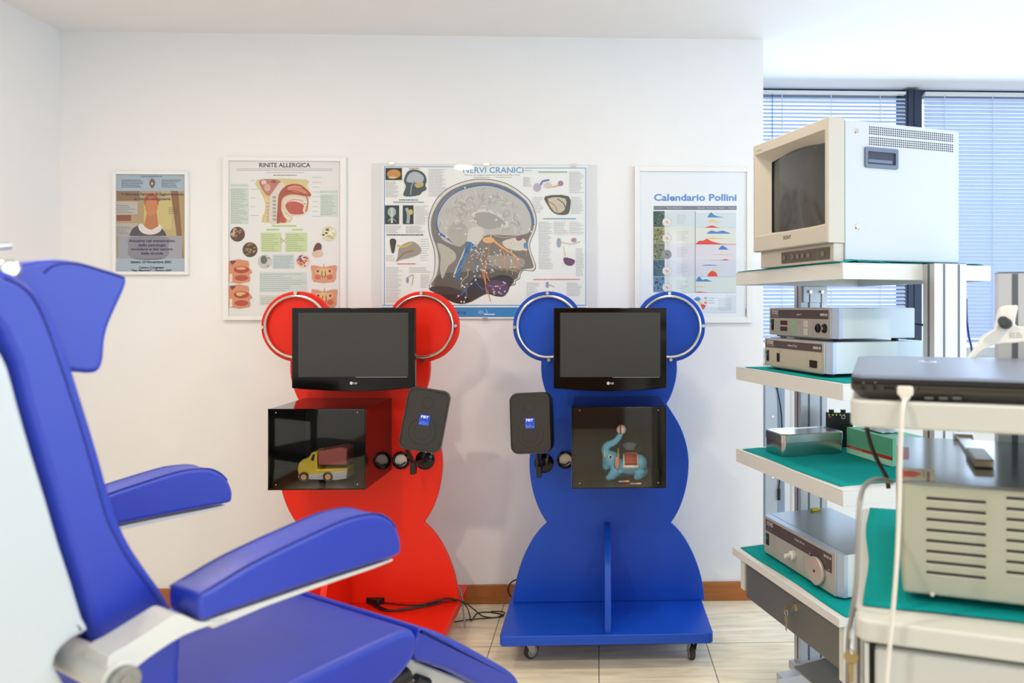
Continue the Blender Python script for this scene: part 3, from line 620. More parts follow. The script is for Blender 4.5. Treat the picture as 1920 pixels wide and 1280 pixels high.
hump(BLU, 574, (756, 572), (790, 552), (830, 560), (870, 552), (905, 562), (930, 573)); hump(YEL, 612, (764, 608), (800, 600), (850, 606), (910, 611)); hump(RED, 652, (678, 648), (700, 628), (735, 624), (758, 612), (790, 628), (840, 642), (900, 650), (970, 648))
hump(BLU, 690, (842, 688), (858, 668), (872, 660), (892, 672), (916, 689)); hump(YEL, 727, (790, 726), (860, 722), (940, 726)); hump(RED, 768, (780, 766), (860, 766), (892, 758), (918, 767))
hump(BLU, 806, (726, 803), (780, 799), (832, 804)); hump(YEL, 842, (784, 842), (800, 832), (826, 836), (832, 842)); hump(RED, 885, (760, 883), (776, 856), (800, 845), (824, 858), (836, 884))
hump(BLU, 922, (678, 918), (690, 896), (704, 888), (726, 910), (748, 904), (772, 912), (800, 923)); hump(YEL, 963, (680, 960), (704, 955), (750, 962)); hump(RED, 1002, (680, 997), (710, 996), (770, 1001))
A.rect((230, 234, 244), *q([(370, 1022)])[0], *q([(970, 1150)])[0]); A.poly(BLU, sm2(q([(662, 1050), (690, 1032), (712, 1045), (700, 1065), (680, 1060)]), 3)); A.poly(YEL, sm2(q([(690, 1066), (712, 1064), (726, 1085), (710, 1090)]), 3)); A.poly(RED, sm2(q([(712, 1088), (746, 1092), (744, 1110), (728, 1128), (722, 1112)]), 3))
for i, (c, s_) in enumerate(((BLU, 'Italia nord'), (YEL, 'Italia centro'), (RED, 'Italia sud'))): A.rect(c, *q([(738, 1038+i*17)])[0], *q([(760, 1047+i*17)])[0]); A.lines((120, 122, 130), *q([(768, 1038+i*17)])[0], *q([(812, 1048+i*17)])[0], 1, 1.0, 0.1)
A.lines((176, 180, 190), *q([(840, 1042)])[0], *q([(942, 1135)])[0], 9, 0.7, 0.1)
A.lines((170, 176, 190), *q([(980, 114)])[0], *q([(1032, 126)])[0], 1, 2.6, 0); A.lines((140, 160, 190), *q([(1036, 1118)])[0], *q([(1050, 1170)])[0], 7, 1.1, 0)
A.build('print', t)

# ------------------------------------------------------------------ bear-shaped stands
HALF = [(54, 585), (62, 571), (72, 560.5), (86, 552), (100, 547.5), (114, 546), (128, 547.5), (142, 552), (155, 560), (166, 571), (174, 584), (179, 598), (180, 612), (179, 626), (174, 640), (166, 653), (154, 665), (140, 673), (127, 677),
        (127.5, 690), (126, 708), (121, 728), (115, 744), (108, 757), (119, 774), (131, 794), (141, 818), (147, 842), (149.5, 866), (148, 892), (143, 920), (134, 948), (124, 968), (116, 980),
        (128, 991), (142, 1009), (154, 1030), (164, 1053), (172, 1078), (177, 1104), (180, 1132)]
def fine(L):
    cut = [0]+[i for i, p in enumerate(L) if p in ((127, 677), (108, 757), (116, 980))]+[len(L)-1]; out = []
    for a, b in zip(cut, cut[1:]): out += sm2(L[a:b+1], 4, False)[:-1]
    return out+[L[-1]]
HALF = fine(HALF)
def place(px, Z, rot=0.0): p = at(px, HY, Z); return Fr(p.x, p.y, rot)
def stand(fr, cx, k, name, label, m, rib_px, base_px):
    t = thing(name, label, 'display stand', fr, 'bear-shaped display stands')
    def P(dx, y): return fr.xz(cx+dx*k, y, 0)
    zb = 0.141
    out = [p for p in (P(dx, y) for dx, y in HALF) if p[1] > zb+0.003]; out.append((out[-1][0]+0.001, zb))
    left = [p for p in (P(-dx, y) for dx, y in HALF) if p[1] > zb+0.003]; left.append((left[-1][0]-0.001, zb))
    MB().prism(out+left[::-1], 'y', 0, 0.024).build('panel', m, t, bevel=0.003)
    # base board on castors
    x0 = fr.hit(base_px[0], 1192, 'y', -0.32).x; x1 = fr.hit(base_px[1], 1188, 'y', -0.32).x
    MB().rbox(x0, x1, -0.32, 0.2, 0.103, zb, 0.02).build('base_board', m, t, bevel=0.003)
    xr = fr.hit(rib_px, 1100, 'y', -0.15).x; zt = fr.hit(rib_px, 978, 'y', 0).z
    prof = [(0, zb), (0, zt)]+[(-0.305*math.sin(a), zb+(zt-zb)*math.cos(a)) for a in [PI/2*i/14 for i in range(3, 15)]]
    MB().prism([(y, z) for y, z in prof], 'x', xr-0.012, xr+0.012).build('support_rib', m, t, bevel=0.002)
    for s_ in (-1, 1):
        c = Vector((*(P(s_*114, 612)), 0)); R = 57/FPX*3.12
        r = MB().torus((c.x, -0.012, c.y), R, 0.0062).build('ear_ring', M['steel'], t)
        for a in range(4):
            u = Vector((math.cos(a*PI/2+0.02), 0, math.sin(a*PI/2+0.02))); p = Vector((c.x, 0, c.y))+u*(R+0.0125)
            MB().cyl(p+Vector((0, -0.001, 0)), p+Vector((0, -0.016, 0)), 0.0068, 14).cyl(p+Vector((0, -0.012, 0)), p-u*0.013+Vector((0, -0.012, 0)), 0.003, 8).build('rivet', M['steel'], r)
    for cx_, cy_, a in ((x0+0.09, -0.21, -0.9), (x1-0.07, -0.25, 0.15), (x0+0.1, 0.12, 0.4), (x1-0.09, 0.1, 1.0)):
        c = MB(); Rz = Matrix.Translation((cx_, cy_, 0)) @ Matrix.Rotation(a, 4, 'Z')
        c.cyl((0, 0, 0.092), (0, 0, 0.1032), 0.026)
        for s_ in (-1, 1): c.prism([(-0.022, 0.093), (0.022, 0.093), (0.034, 0.028), (0.022, 0.022), (0.006, 0.04)], 'x', s_*0.014-0.001, s_*0.014+0.001)
        c.cyl((-0.019, 0.024, 0.03), (0.019, 0.024, 0.03), 0.004, 10)
        co = c.xf(Rz).build('castor', M['steel'], t)
        w = MB(); w.use(M['rubber']).lathe([(0.018, -0.011), (0.026, -0.011), (0.0298, -0.007), (0.0298, 0.007), (0.026, 0.011), (0.018, 0.011)], (0, 0.024, 0.03), 'x', 28)
        w.use(M['tyre']).lathe([(0.0, -0.012), (0.022, -0.012), (0.022, 0.012), (0.0, 0.012)], (0, 0.024, 0.03), 'x', 24)
        w.xf(Rz).build('castor_wheel', None, co)
    return t
FB = place(1142, 3.14); FR = place(675, 3.12, math.radians(-0.5))
sb = stand(FB, 1142, 1.0, 'display_stand', 'blue bear-shaped stand on castors with steel ear rings, right of the red one', M['blue'], 1139, (936, 1338))
sr = stand(FR, 675, 1.03, 'display_stand', 'red bear-shaped stand with steel ear rings, behind the blue chair', M['red'], 628, (455, 830))

# ------------------------------------------------------------------ LG screens
def tv(fr, x0, y0, x1, y1, depth, label):
    cx = (x0+x1)/2
    a = fr.hit(x0, y0, 'y', -depth); c = fr.hit(x1, y1, 'y', -depth)
    w, h = (c.x-a.x), (a.z-c.z); o = fr.w(((a.x+c.x)/2, -depth, 0)); f = Fr(o.x, o.y, fr.rot, c.z)
    t = thing('television', label, 'television', f, 'televisions on the stands')
    b = MB(); n = 16
    low = [(-w/2+w*i/n, 0.004-0.012*math.sin(PI*i/n)) for i in range(n+1)]
    b.prism(low+[(w/2, h), (-w/2, h)], 'y', 0, 0.022).build('bezel', M['gloss'], t, bevel=0.0025)
    MB().box(-w/2+0.026, w/2-0.026, -0.0012, 0.001, 0.049, h-0.019).build('screen', M['screen'], t)
    MB().box(-w/2+0.03, w/2-0.03, 0.022, 0.042, 0.02, h-0.012).build('rear_housing', M['black'], t, bevel=0.006)
    MB().box(-0.02, 0.06, 0.042, depth-0.0005, h*0.3, h*0.62).build('wall_mount', M['black'], t, bevel=0.002)
    A = Art(lambda x, y, d: Vector((x, -0.0012-d, y)))
    A.ring((224, 224, 224), -0.008, 0.024, 0.0052, 0.0018); A.disc((224, 224, 224), -0.008, 0.024, 0.0046); A.disc((10, 10, 10), -0.0095, 0.0255, 0.0008)
    vs = text_polys('LG', 0.03, 0)
    A._c((224, 224, 224)); A.k += 1; V = [A.b.bm.verts.new(p) for p in A.P([(0.001+a_*0.011, 0.0205+b_*0.0098) for a_, b_ in vs[0]])]
    for q_ in vs[1]: A.b.bm.faces.new([V[i] for i in q_]).material_index = A.b.cur
    A.build('logo', t, 'white LG logo under the screen')
    MB().torus((w/2-0.05, 0.0015, 0.017), 0.012, 0.0011, 'y', 20, 6, PI*1.1, PI*1.9).build('power_button', M['steel'], t)
    MB().box(w*0.02, w/2-0.03, -0.0016, -0.0006, 0.0465, 0.0478).build('trim_line', M['steel'], t)
    return t
tv(FB, 1038, 577, 1250, 729, 0.15, 'black LG television on the blue stand')
tv(FR, 547, 577, 778, 729, 0.17, 'black LG television on the red stand, a little wider')

# ------------------------------------------------------------------ smoked acrylic boxes
def box(fr, x0, y0, x1, y1, dep, label):
    a = fr.hit(x0, y0, 'y', -dep); c = fr.hit(x1, y1, 'y', -dep); w = (c.x-a.x)/2; h = a.z-c.z
    o = fr.w(((a.x+c.x)/2, 0, 0)); f = Fr(o.x, o.y, fr.rot, c.z)
    t = thing('acrylic_box', label, 'display case', f, 'smoked display cases on the stands')
    g = 0.004; S = M['smoke']
    MB().box(-w, w, -dep+0.0005, -0.001, h-g, h).build('top_panel', S, t)
    MB().box(-w, w, -dep+0.0005, -0.001, 0, g).build('bottom_panel', mat('smoke_floor', (40, 32, 28), 0.3), t)
    MB().box(-w, -w+g, -dep+0.0005, -0.001, g, h-g).build('side_panel', S, t)
    MB().box(w-g, w, -dep+0.0005, -0.001, g, h-g).build('side_panel', S, t)
    MB().box(-w+g, w-g, -0.005, -0.001, g, h-g).build('back_panel', mat('black_lining', (12, 11, 10), 0.5), t)
    MB().rbox(-w-0.001, w+0.001, -dep-g, -dep, 0, h+0.002, 0.006, 'y', 3).build('front_panel', M['smokef'], t)
    b = MB()
    for x in (-w+0.001, w-0.004): b.box(x, x+0.003, -dep-g-0.0006, -dep-g, 0.004, h)
    b.box(-w, w, -dep-g-0.0006, -dep-g, h-0.001, h+0.002).box(-w, w, -dep-g-0.0006, -dep-g, 0.0, 0.004)
    b.build('edge_strip', M['gloss'], t)
    for x, z in ((-w+0.03, 0.02), (w-0.03, 0.02), (-w+0.03, h-0.012), (w-0.03, h-0.012)):
        MB().cyl((x, -dep-g-0.001, z), (x, -dep-g, z), 0.0022, 10).build('screw', M['steel'], t)
    return f, w, h
fb, wb, hb = box(FB, 1072, 763, 1249, 914, 0.34, 'smoked acrylic case holding the blue elephant, on the blue stand')
fr_, wr, hr = box(FR, 503, 767, 686, 917, 0.34, 'smoked acrylic case holding the yellow truck, on the red stand')

# elephant
def S(px, py, y): h = fb.hit(px, py, 'y', y); return Vector((h.x, h.y, h.z))
EY = -0.22
E = thing('toy_elephant', 'light blue toy elephant with raised trunk and red saddle cloth, inside the right case', 'toy', loc=fb.w((0, 0, 0.0045)), rot=(0, 0, fb.rot))
def e(px, py, y=EY): v = S(px, py, y); return Vector((v.x, v.y, v.z-0.0045))
eb = mat('elephant_blue', (104, 190, 226), 0.35)
z0 = e(1150, 906).z
K = FPX/2.92; u = lambda p: p/K
def eskin(mats):
    b = MB(); b.use(eb)
    c = e(1180, 874); b.ball(c, 1, u(27), 0.034, u(17))
    c = e(1198, 868); b.ball(c, 1, u(15), 0.032, u(17))
    b.ball(e(1146, 862), 1, u(17), 0.03, u(17))                        # head
    b.ball(e(1137, 872), 1, u(8), 0.02, u(10))
    b.tube([e(1139, 858), e(1135, 842), e(1140, 834), e(1151, 829), e(1160, 820), e(1164, 812), e(1165, 806)], lambda s_: u(9.5-4.5*s_**0.6), 12)
    for px, py, dy, fx in ((1157, 880, -0.022, 1145), (1166, 880, 0.024, 1160), (1200, 882, -0.022, 1198), (1205, 880, 0.024, 1206)):
        a = e(px, py, EY+dy); f = e(fx, 900, EY+dy); f.z = 0.012
        b.tube([a, (a+f)/2, f], lambda s_: u(11-3*s_), 12); b.ball((f.x-u(2), f.y, 0.0125), 1, u(8), u(7), 0.0125)
    return b
bb_ = eskin(0); bb_.build('body', eb, E, smooth=60, sub=0)
rm = E.modifiers if False else None
o_ = [c for c in E.children if c.name.startswith('body')][0]
m_ = o_.modifiers.new('remesh', 'REMESH'); m_.mode = 'VOXEL'; m_.voxel_size = 0.0028; m_.use_smooth_shade = True
sm_ = o_.modifiers.new('smooth', 'SMOOTH'); sm_.iterations = 6; sm_.factor = 0.6
b = MB(); c = e(1165, 806); b.ball(c+Vector((0, 0, 0.002)), u(9), seg=18)
mm = mat('ball_red', (206, 52, 56), 0.35)
o2 = MB(); o2.use(mat('ball_white', (234, 230, 226), 0.35)).ball(c+Vector((0, 0, 0.002)), u(9), seg=20)
o2.use(mm); o2.torus(c+Vector((-0.004, -0.002, 0.002)), u(8.1), 0.0032, 'x', 24, 6)
b.bm.free(); o2.build('ball', None, E)
# saddle cloth, blanket, ears, tusk, eye, collar, basket
b = MB(); cw = [(-0.038, 0.004), (-0.034, 0.03), (-0.02, 0.042), (0, 0.046), (0.02, 0.042), (0.034, 0.03), (0.038, 0.004)]
cc = e(1182, 866)
def strap(b, x0, x1, gx, cc, r0):
    N = 10
    pts = [(cc.y-(0.038+r0)*math.sin(a), cc.z-0.006+(0.039+r0)*math.cos(a)) for a in [(-1.9+3.8*i/N) for i in range(N+1)]]
    for i in range(N):
        a, c_ = pts[i], pts[i+1]
        b.face([(cc.x+x0, *a), (cc.x+x1, *a), (cc.x+x1, *c_), (cc.x+x0, *c_)])
strap(b, -u(14), u(14), 0, cc, 0.0); cl_ = b.build('saddle_cloth', mat('saddle_white', (236, 232, 226), 0.6), E); cl_.modifiers.new('solid', 'SOLIDIFY').thickness = 0.002
b = MB(); strap(b, -u(11.5), u(11.5), 0, Vector((cc.x, cc.y, cc.z+0.003)), 0.001)
r_ = b.build('saddle_centre', mat('saddle_red', (176, 76, 44), 0.6), E); r_.modifiers.new('solid', 'SOLIDIFY').thickness = 0.003
b = MB()
for i in range(6): b.ball((cc.x-u(12)+u(24)*i/5, cc.y-0.0385, cc.z-0.012), 0.0026, seg=8)
b.build('bead_row', mat('saddle_white', (236, 232, 226), 0.6), E)['kind'] = 'stuff'
b = MB(); pb = e(1181, 842); b.lathe([(0.018, 0), (0.026, 0.012), (0.028, 0.02), (0.025, 0.022), (0.016, 0.004)], pb, 'z', 20).build('seat_basket', mat('basket_grey', (92, 116, 120), 0.5), E)
b = MB(); b.torus(e(1159, 856), 0.03, 0.0042, 'x', 28, 8).build('collar', mat('collar_gold', (190, 160, 70), 0.4, 0.3), E)
b = MB(); p = e(1157, 868, EY-0.034); b.ball(p, 1, u(4.5), 0.003, u(12)); b.build('ear', mat('ear_pink', (214, 140, 128), 0.5), E)
b = MB(); p = e(1157, 868, EY+0.036); b.ball(p, 1, u(4.5), 0.003, u(12)); b.build('ear', mat('ear_pink', (214, 140, 128), 0.5), E)
for s_ in (-1, 1):
    p = e(1144, 856, EY+s_*0.0265); MB().ball(p, 1, u(4), 0.004, u(4.2)).build('eye', mat('saddle_white', (236, 232, 226), 0.6), E)
    MB().ball(p+Vector((0.001, s_*0.0035, 0)), 1, u(2), 0.002, u(2.4)).build('pupil', M['black'], E)
    p = e(1134, 850, EY+s_*0.016); MB().cyl(p-Vector((0, 0, 0.012)), p+Vector((-0.003, 0, 0.012)), 0.0042, 10, 0.0012).build('tusk', mat('tusk_cream', (236, 214, 204), 0.4), E)
b = MB(); b.tube([e(1209, 858), e(1212, 866), e(1211, 876)], 0.003, 6).build('tail', eb, E)
for px, c_ in ((1170, 1), (1192, 0)):
    a = fb.hit(px, 904 if c_ else 908, 'z', 0.0085); f_ = fb.w((a.x, a.y, 0.0045))
    t = thing('battery', 'small copper and grey battery lying left of its twin at the elephant feet' if c_ else 'small copper and grey battery lying under the hind leg of the elephant', 'battery', loc=f_, rot=(0, 0, 0.1), group='loose batteries in the case')
    MB().cyl((-0.022, 0, 0.0062), (0.004, 0, 0.0062), 0.006, 14).build('can', mat('battery_grey', (120, 124, 126), 0.3, 0.6), t)
    MB().cyl((0.004, 0, 0.0062), (0.02, 0, 0.0062), 0.0061, 14).build('copper_end', mat('copper', (214, 140, 104), 0.3, 0.7), t)

# toy truck
T = thing('toy_truck', 'yellow toy truck with a red load body, inside the left case', 'toy', loc=fr_.w((0, 0, 0.0045)), rot=(0, 0, fr_.rot))
TY = -0.24
def g_(px, py): h = fr_.hit(px, py, 'y', TY); return (h.x, max(h.z-0.0045, 0.002))
yel = mat('truck_yellow', (196, 174, 50), 0.3)
MB().prism([g_(*p) for p in ((560, 868), (566, 862), (578, 858), (584, 848), (594, 847), (594, 880), (651, 878), (651, 890), (640, 896), (560, 893), (557, 880))], 'y', TY, TY+0.09).build('cab_body', yel, T, bevel=0.004)
MB().prism([g_(*p) for p in ((595, 846), (640, 838), (650, 842), (650, 872), (596, 872))], 'y', TY+0.003, TY+0.087).build('load_body', mat('truck_red', (150, 76, 72), 0.35), T, bevel=0.004)
MB().prism([g_(*p) for p in ((583, 862), (587, 851), (591, 851), (588, 864))], 'y', TY-0.002, TY).build('window_opening', M['black'], T)
MB().prism([g_(*p) for p in ((590, 889), (650, 882), (650, 897), (630, 900), (560, 898), (558, 892))], 'y', TY-0.001, TY+0.09).build('chassis', mat('truck_grey', (176, 180, 190), 0.35), T, bevel=0.002)
for px in (570, 615):
    for y in (TY-0.004, TY+0.078):
        x, z = g_(px, 899); r = 0.0185
        w = MB().lathe([(0.006, 0), (r, 0.001), (r+0.0015, 0.005), (r+0.0015, 0.012), (r, 0.016), (0.004, 0.016)], (x, y, r+0.002), 'y', 24).build('wheel', M['rubber'], T)
        MB().lathe([(0.0, -0.001), (0.0105, -0.001), (0.0105, 0.004), (0.0, 0.004)], (x, y, r+0.002), 'y', 18).build('hub', mat('hub_beige', (206, 160, 110), 0.45), w)

# grommets where the cables pass through the panels
for fr, px, py, par in ((FB, 1060, 862, sb), (FR, 752, 863, sr)):
    h = fr.hit(px, py, 'y', -0.006); R = 0.034
    MB().torus((h.x, -0.006, h.z), 0.031, 0.006).build('cable_grommet', M['gloss'], par)
    MB().cyl((h.x, -0.0045, h.z), (h.x, -0.0004, h.z), 0.028, 28).build('grommet_disc', mat('grommet_pale', (220, 206, 200), 0.5), par)
    MB().tube([(h.x-0.02, -0.012, h.z-0.014), (h.x, -0.014, h.z-0.018), (h.x+0.02, -0.012, h.z-0.006)], 0.0035, 8).build('speaker_lead', M['black'], par)

# ------------------------------------------------------------------ FBT loudspeakers
def speaker(fr, px, py, Z, rx, ry, rz, w, h, plate_px, plate_py, label, xs):
    c = at(px, py, Z)
    t = thing('loudspeaker', label, 'loudspeaker', loc=c, rot=(rx, ry, rz), group='loudspeakers on the stands')
    pr = rrect(-w/2, w/2, -h/2, h/2, 0.03, 7)
    b = MB(); rings = []
    for y, k in ((0, 0.985), (0.008, 1.0), (0.05, 0.98), (0.1, 0.86), (0.13, 0.66)): rings.append([(x*k, y, z*k) for x, z in pr])
    b._hull(rings).build('enclosure', M['black'], t, smooth=50)
    MB()._hull([[(x*0.93, -0.003, z*0.95) for x, z in pr], [(x*0.93, 0.001, z*0.95) for x, z in pr]]).build('grille', M['grille'], t)
    rim = MB(); rings = []
    for y, k in ((0.002, 0.99), (-0.006, 0.975), (-0.006, 0.945), (0.0, 0.935)): rings.append([(x*k, y, z*(k+0.008)) for x, z in pr])
    rim._hull(rings, cap=False).build('grille_rim', mat('speaker_rim', (58, 55, 52), 0.35), t)
    MB().torus((0, -0.0032, -h*0.18), w*0.32, 0.0012, 'y', 40, 6).torus((0, -0.0032, -h*0.18), w*0.2, 0.001, 'y', 32, 6).build('woofer_outline', M['grille'], t)
    MB().torus((0, -0.0032, h*0.27), w*0.13, 0.001, 'y', 28, 6).build('tweeter_outline', M['grille'], t)
    MB().box(-0.019, 0.019, -0.0046, -0.003, -0.02, 0.02).build('badge', mat('badge_blue', (30, 74, 200), 0.35), t)
    A = Art(lambda x, y, d: Vector((x/1000, -0.0047-d, -y/1000)), 0.00003)
    A.text((240, 242, 248), 'FBT', 0, -7, 9, 28, bold=0.03)
    A.k += 1
    for i in range(60): A.disc(random.choice([(120, 160, 236), (190, 210, 245)]), random.uniform(-17, 17), random.uniform(6, 18), 0.8, n=5, up=False)
    A.build('badge_print', t, 'white FBT lettering on a blue badge')
    # bracket from the stand to the enclosure
    pl = fr.hit(plate_px, plate_py, 'y', -0.004); Rm = Matrix.Translation(fr.o) @ Matrix.Rotation(fr.rot, 4, 'Z')
    bpy.context.view_layer.update()
    inv = (Matrix.Translation(c) @ Matrix.LocRotScale(None, t.rotation_euler, None)).inverted() @ Rm
    b = MB(); b.lathe([(0.0, 0), (0.04, 0), (0.04, -0.006), (0.03, -0.012), (0.0, -0.014)], (pl.x, -0.0004, pl.z), 'y', 28)
    b.xf(inv).build('mounting_plate', M['gloss'], t, smooth=40)
    ci = (Rm.inverted() @ Vector(c))
    q0 = Vector((pl.x, -0.012, pl.z)); q1 = Vector((pl.x+xs, q0.y-0.09, pl.z+0.002)); q3 = Vector((q1.x, ci.y+0.07, ci.z-h*0.42))
    b = MB(); b.tube([q0, (q0+q1)/2, q1], 0.009, 10, smooth=1); b.ball(q1, 0.014, seg=14)
    b.tube([q1, (q1+q3)/2, q3], 0.009, 10, smooth=1); b.box(q1.x-0.01, q1.x+0.01, q1.y-0.03, q1.y+0.006, q1.z-0.035, q1.z+0.012)
    b.xf(inv).build('bracket_arm', M['black'], t, bevel=0.003)
    return t
speaker(FR, 796, 787, 2.80, math.radians(-4), math.radians(10), math.radians(6), 0.158, 0.236, 797, 862, 'black FBT loudspeaker tilted to the right, on the red stand', -0.02)
speaker(FB, 994, 793, 2.84, math.radians(-4), math.radians(-3), math.radians(-10), 0.158, 0.232, 1020, 868, 'black FBT loudspeaker on the left side of the blue stand', -0.012)

# ------------------------------------------------------------------ black cables
def fl(px, py, z=0.005): x, y = WF.xy(px, py, z); return (x, y, z)
ZB = 0.147
def cable(name, label, pts, r=0.0026, m='black'):
    o = MB().tube(pts, r, 8).build(name, M[m], smooth=60); tag(o, label, 'cable', None); return o
def onb(px, py, z=ZB): return fl(px, py, z)
cable('power_cable', 'upper thin black cable running over the red base board to the floor', [onb(668, 1120), onb(678, 1119.5, 0.16), onb(700, 1127), onb(740, 1132), onb(780, 1134), onb(812, 1128, 0.155), onb(836, 1121, 0.162), onb(857, 1124, 0.15), (lambda a: (a[0], a[1], 0.1))(fl(872, 1130, 0.1)), fl(890, 1143, 0.03), fl(906, 1155), fl(930, 1157), fl(946, 1150), fl(940, 1146), fl(920, 1146)])
cable('power_cable', 'lower thin black cable looping over the red base board edge onto the tiles', [onb(672, 1121), onb(700, 1132), onb(735, 1144), onb(770, 1141), onb(810, 1134), onb(838, 1126, 0.152), onb(860, 1125, 0.15), fl(874, 1136, 0.1), fl(880, 1150, 0.03), fl(884, 1163), fl(894, 1150), fl(912, 1147), fl(935, 1150), fl(944, 1154), fl(920, 1158), fl(880, 1161), fl(846, 1166), fl(830, 1164)])
cable('power_cable', 'thicker black cable bundle lying across the red base board', [onb(690, 1127), onb(720, 1143.5), onb(760, 1141), onb(800, 1133), onb(835, 1125.5), onb(856, 1125, 0.152)], 0.0042)
bx = MB().rbox(-0.035, 0.035, -0.022, 0.022, 0, 0.024, 0.008).build('power_adapter', M['black'], bevel=0.003); p = onb(704, 1130, 0.1415); bx.location = p; bx.rotation_euler = (0, 0, -0.5); tag(bx, 'small black power adapter on the red base board by the chair', 'adapter')
cable('grey_cable', 'grey cable hanging beside the back edge of the red stand to the floor', [at(857, 1100, 3.2), at(862, 1104, 3.2), at(866, 1120, 3.2), at(868, 1135, 3.2), (lambda v: (v[0], v[1], 0.02))(at(872, 1146, 3.16))], 0.004, 'tyre')
cable('looped_cable', 'black cable loop peeping out behind the left edge of the blue stand', [at(968, 1086, 3.25), at(958, 1092, 3.25), at(953, 1104, 3.25), at(956, 1116, 3.25), at(966, 1122, 3.25)], 0.0035)

# ------------------------------------------------------------------ examination chair
cp = at(752, HY, 1.08)
FC = Fr(cp.x, cp.y, math.radians(59)-YAW)
CH = thing('examination_chair', 'ultramarine upholstered examination chair with white shell and two armrests, seen from its side', 'chair', FC)
def side(pts, y): return [FC.xz(px, py, y) for px, py in pts]
def pad(name, pts, y0, y1, m, bev=0.012, parent=CH, crown=0.0, k=3, seg=3):
    P = sm2(side(pts, y0), k) if k > 1 else side(pts, y0)
    return MB().prism(P, 'y', y0, y1).build(name, m, parent, smooth=50, bevel=bev, seg=seg)
def puffy(name, P, y0, y1, r, m, parent=CH, n=5, kx=1.0):
    """upholstered block: outline P (x, z), edges rolled over by r at both sides"""
    c = Vector((sum(p[0] for p in P)/len(P), sum(p[1] for p in P)/len(P)))
    # inward normals of the outline
    N = len(P); A = sum(P[i][0]*P[(i+1) % N][1]-P[(i+1) % N][0]*P[i][1] for i in range(N)); sg = 1 if A > 0 else -1
    nr = []
    for i in range(N):
        a = Vector(P[i-1]); b = Vector(P[(i+1) % N]); d = (b-a).normalized(); nr.append(Vector((-d.y, d.x))*sg)
    rings = []
    for s_ in (0, 1):
        for i in (range(n+1) if s_ == 0 else range(n, -1, -1)):
            a = PI/2*i/n; ins = r*(1-math.sin(a)); yy = (y0+r*(1-math.cos(a))*kx) if s_ == 0 else (y1-r*(1-math.cos(a))*kx)
            rings.append([(P[j][0]+nr[j].x*ins, yy, P[j][1]+nr[j].y*ins) for j in range(N)])
    o = MB()._hull(rings).build(name, m, parent, smooth=60)
    for p in o.data.polygons:
        if len(p.vertices) > 4:
            p.use_smooth = False
    return o
def seam(name, pts, y, parent, r=0.0016, close=False, off=0.0):
    P = [(x, y+off, z) for x, z in side(pts, y)]
    return MB().tube(P, r, 6, close=close).build(name, M['piping'], parent)
# near armrest: pad, piping line, carrier strip
ARM = [(377, 1163), (373, 1118), (400, 1101), (462, 1063), (520, 1033), (568, 1010), (639, 978), (674, 967), (708, 963), (730, 972), (744, 988), (752, 1010), (753, 1028), (746, 1042), (700, 1056), (600, 1088), (500, 1122), (420, 1149)]
PA = sm2(side(ARM, 0.0), 3)
def arm(y0, y1, dx, side_name):
    P = [(x+dx, z) for x, z in PA]
    a = puffy('armrest', P, y0, y1, 0.006, M['vinyl'])
    Q = [(x+dx, 0, z) for x, z in side([(373, 1118), (400, 1101), (462, 1063), (520, 1033), (568, 1010), (639, 978), (674, 967), (708, 963), (730, 972), (744, 988)], 0.0)]
    MB().tube([(x, y0+0.003, z-0.0004) for x, _, z in Q], 0.0017, 6).tube([(x, y1-0.003, z-0.0004) for x, _, z in Q], 0.0017, 6).build('piping', M['piping'], a)
    st = side([(378, 1167), (500, 1126), (600, 1092), (700, 1060), (738, 1047), (735, 1052), (700, 1066), (600, 1100), (500, 1136), (400, 1178)], 0.008)
    MB().prism([(x+dx, z) for x, z in st], 'y', y0+0.008, y1-0.008).build('armrest_carrier', M['white'], CH, bevel=0.001)
arm(0.0, 0.062, 0.0, 'near'); arm(0.49, 0.552, 0.045, 'far')
# white arm bar running down to the hinge tube
bar = [(335, 1151), (356, 1158), (378, 1166), (432, 1162), (395, 1172), (344, 1191), (296, 1221), (262, 1246), (250, 1262), (240, 1290), (222, 1292), (205, 1270), (203, 1232), (236, 1211), (288, 1178), (320, 1157)]
MB().prism(sm2(side(bar, 0.004), 2), 'y', 0.004, 0.05).build('arm_bar', M['white'], CH, smooth=50, bevel=0.006, seg=3)
a = FC.hit(237, 1279, 'y', -0.012); b_ = Vector((a.x, 0.012, a.z))
MB().cyl((a.x, -0.002, a.z), (a.x, 0.135, a.z), 0.0175, 36).build('hinge_tube', M['white'], CH, bevel=0.004)
MB().cyl((a.x, -0.012, a.z), (a.x, -0.002, a.z), 0.015, 32).cyl((a.x, -0.0135, a.z), (a.x, -0.012, a.z), 0.007, 20).build('hinge_cap', mat('cap_metal', (150, 150, 148), 0.3, 0.9), CH, bevel=0.003)
# backrest
BK_L = [(-14, 610), (0, 642), (20, 680), (39, 755), (66, 845), (92, 930), (117, 1015), (140, 1085), (161, 1156), (180, 1213), (200, 1250), (228, 1300)]
BK_R = [(330, 1300), (341, 1250), (344, 1205), (334, 1160), (316, 1122), (292, 1087), (254, 1032), (227, 977), (206, 912), (190, 853), (157, 745), (131, 663), (108, 604), (85, 561), (72, 542), (43, 521), (8, 506), (-40, 500), (-90, 512), (-110, 560), (-70, 600)]
YB0, YB1 = 0.085, 0.47
PB = sm2(side(BK_L+BK_R, YB0), 2)
puffy('backrest', PB, YB0, YB1, 0.012, M['vinyl'], kx=1.0)
seam('backrest_piping', [(8, 520), (40, 535), (64, 560), (84, 600), (106, 662), (134, 745), (166, 850), (184, 915), (204, 980), (236, 1040), (276, 1095), (300, 1128)], YB0, CH, 0.0014, off=0.0005)
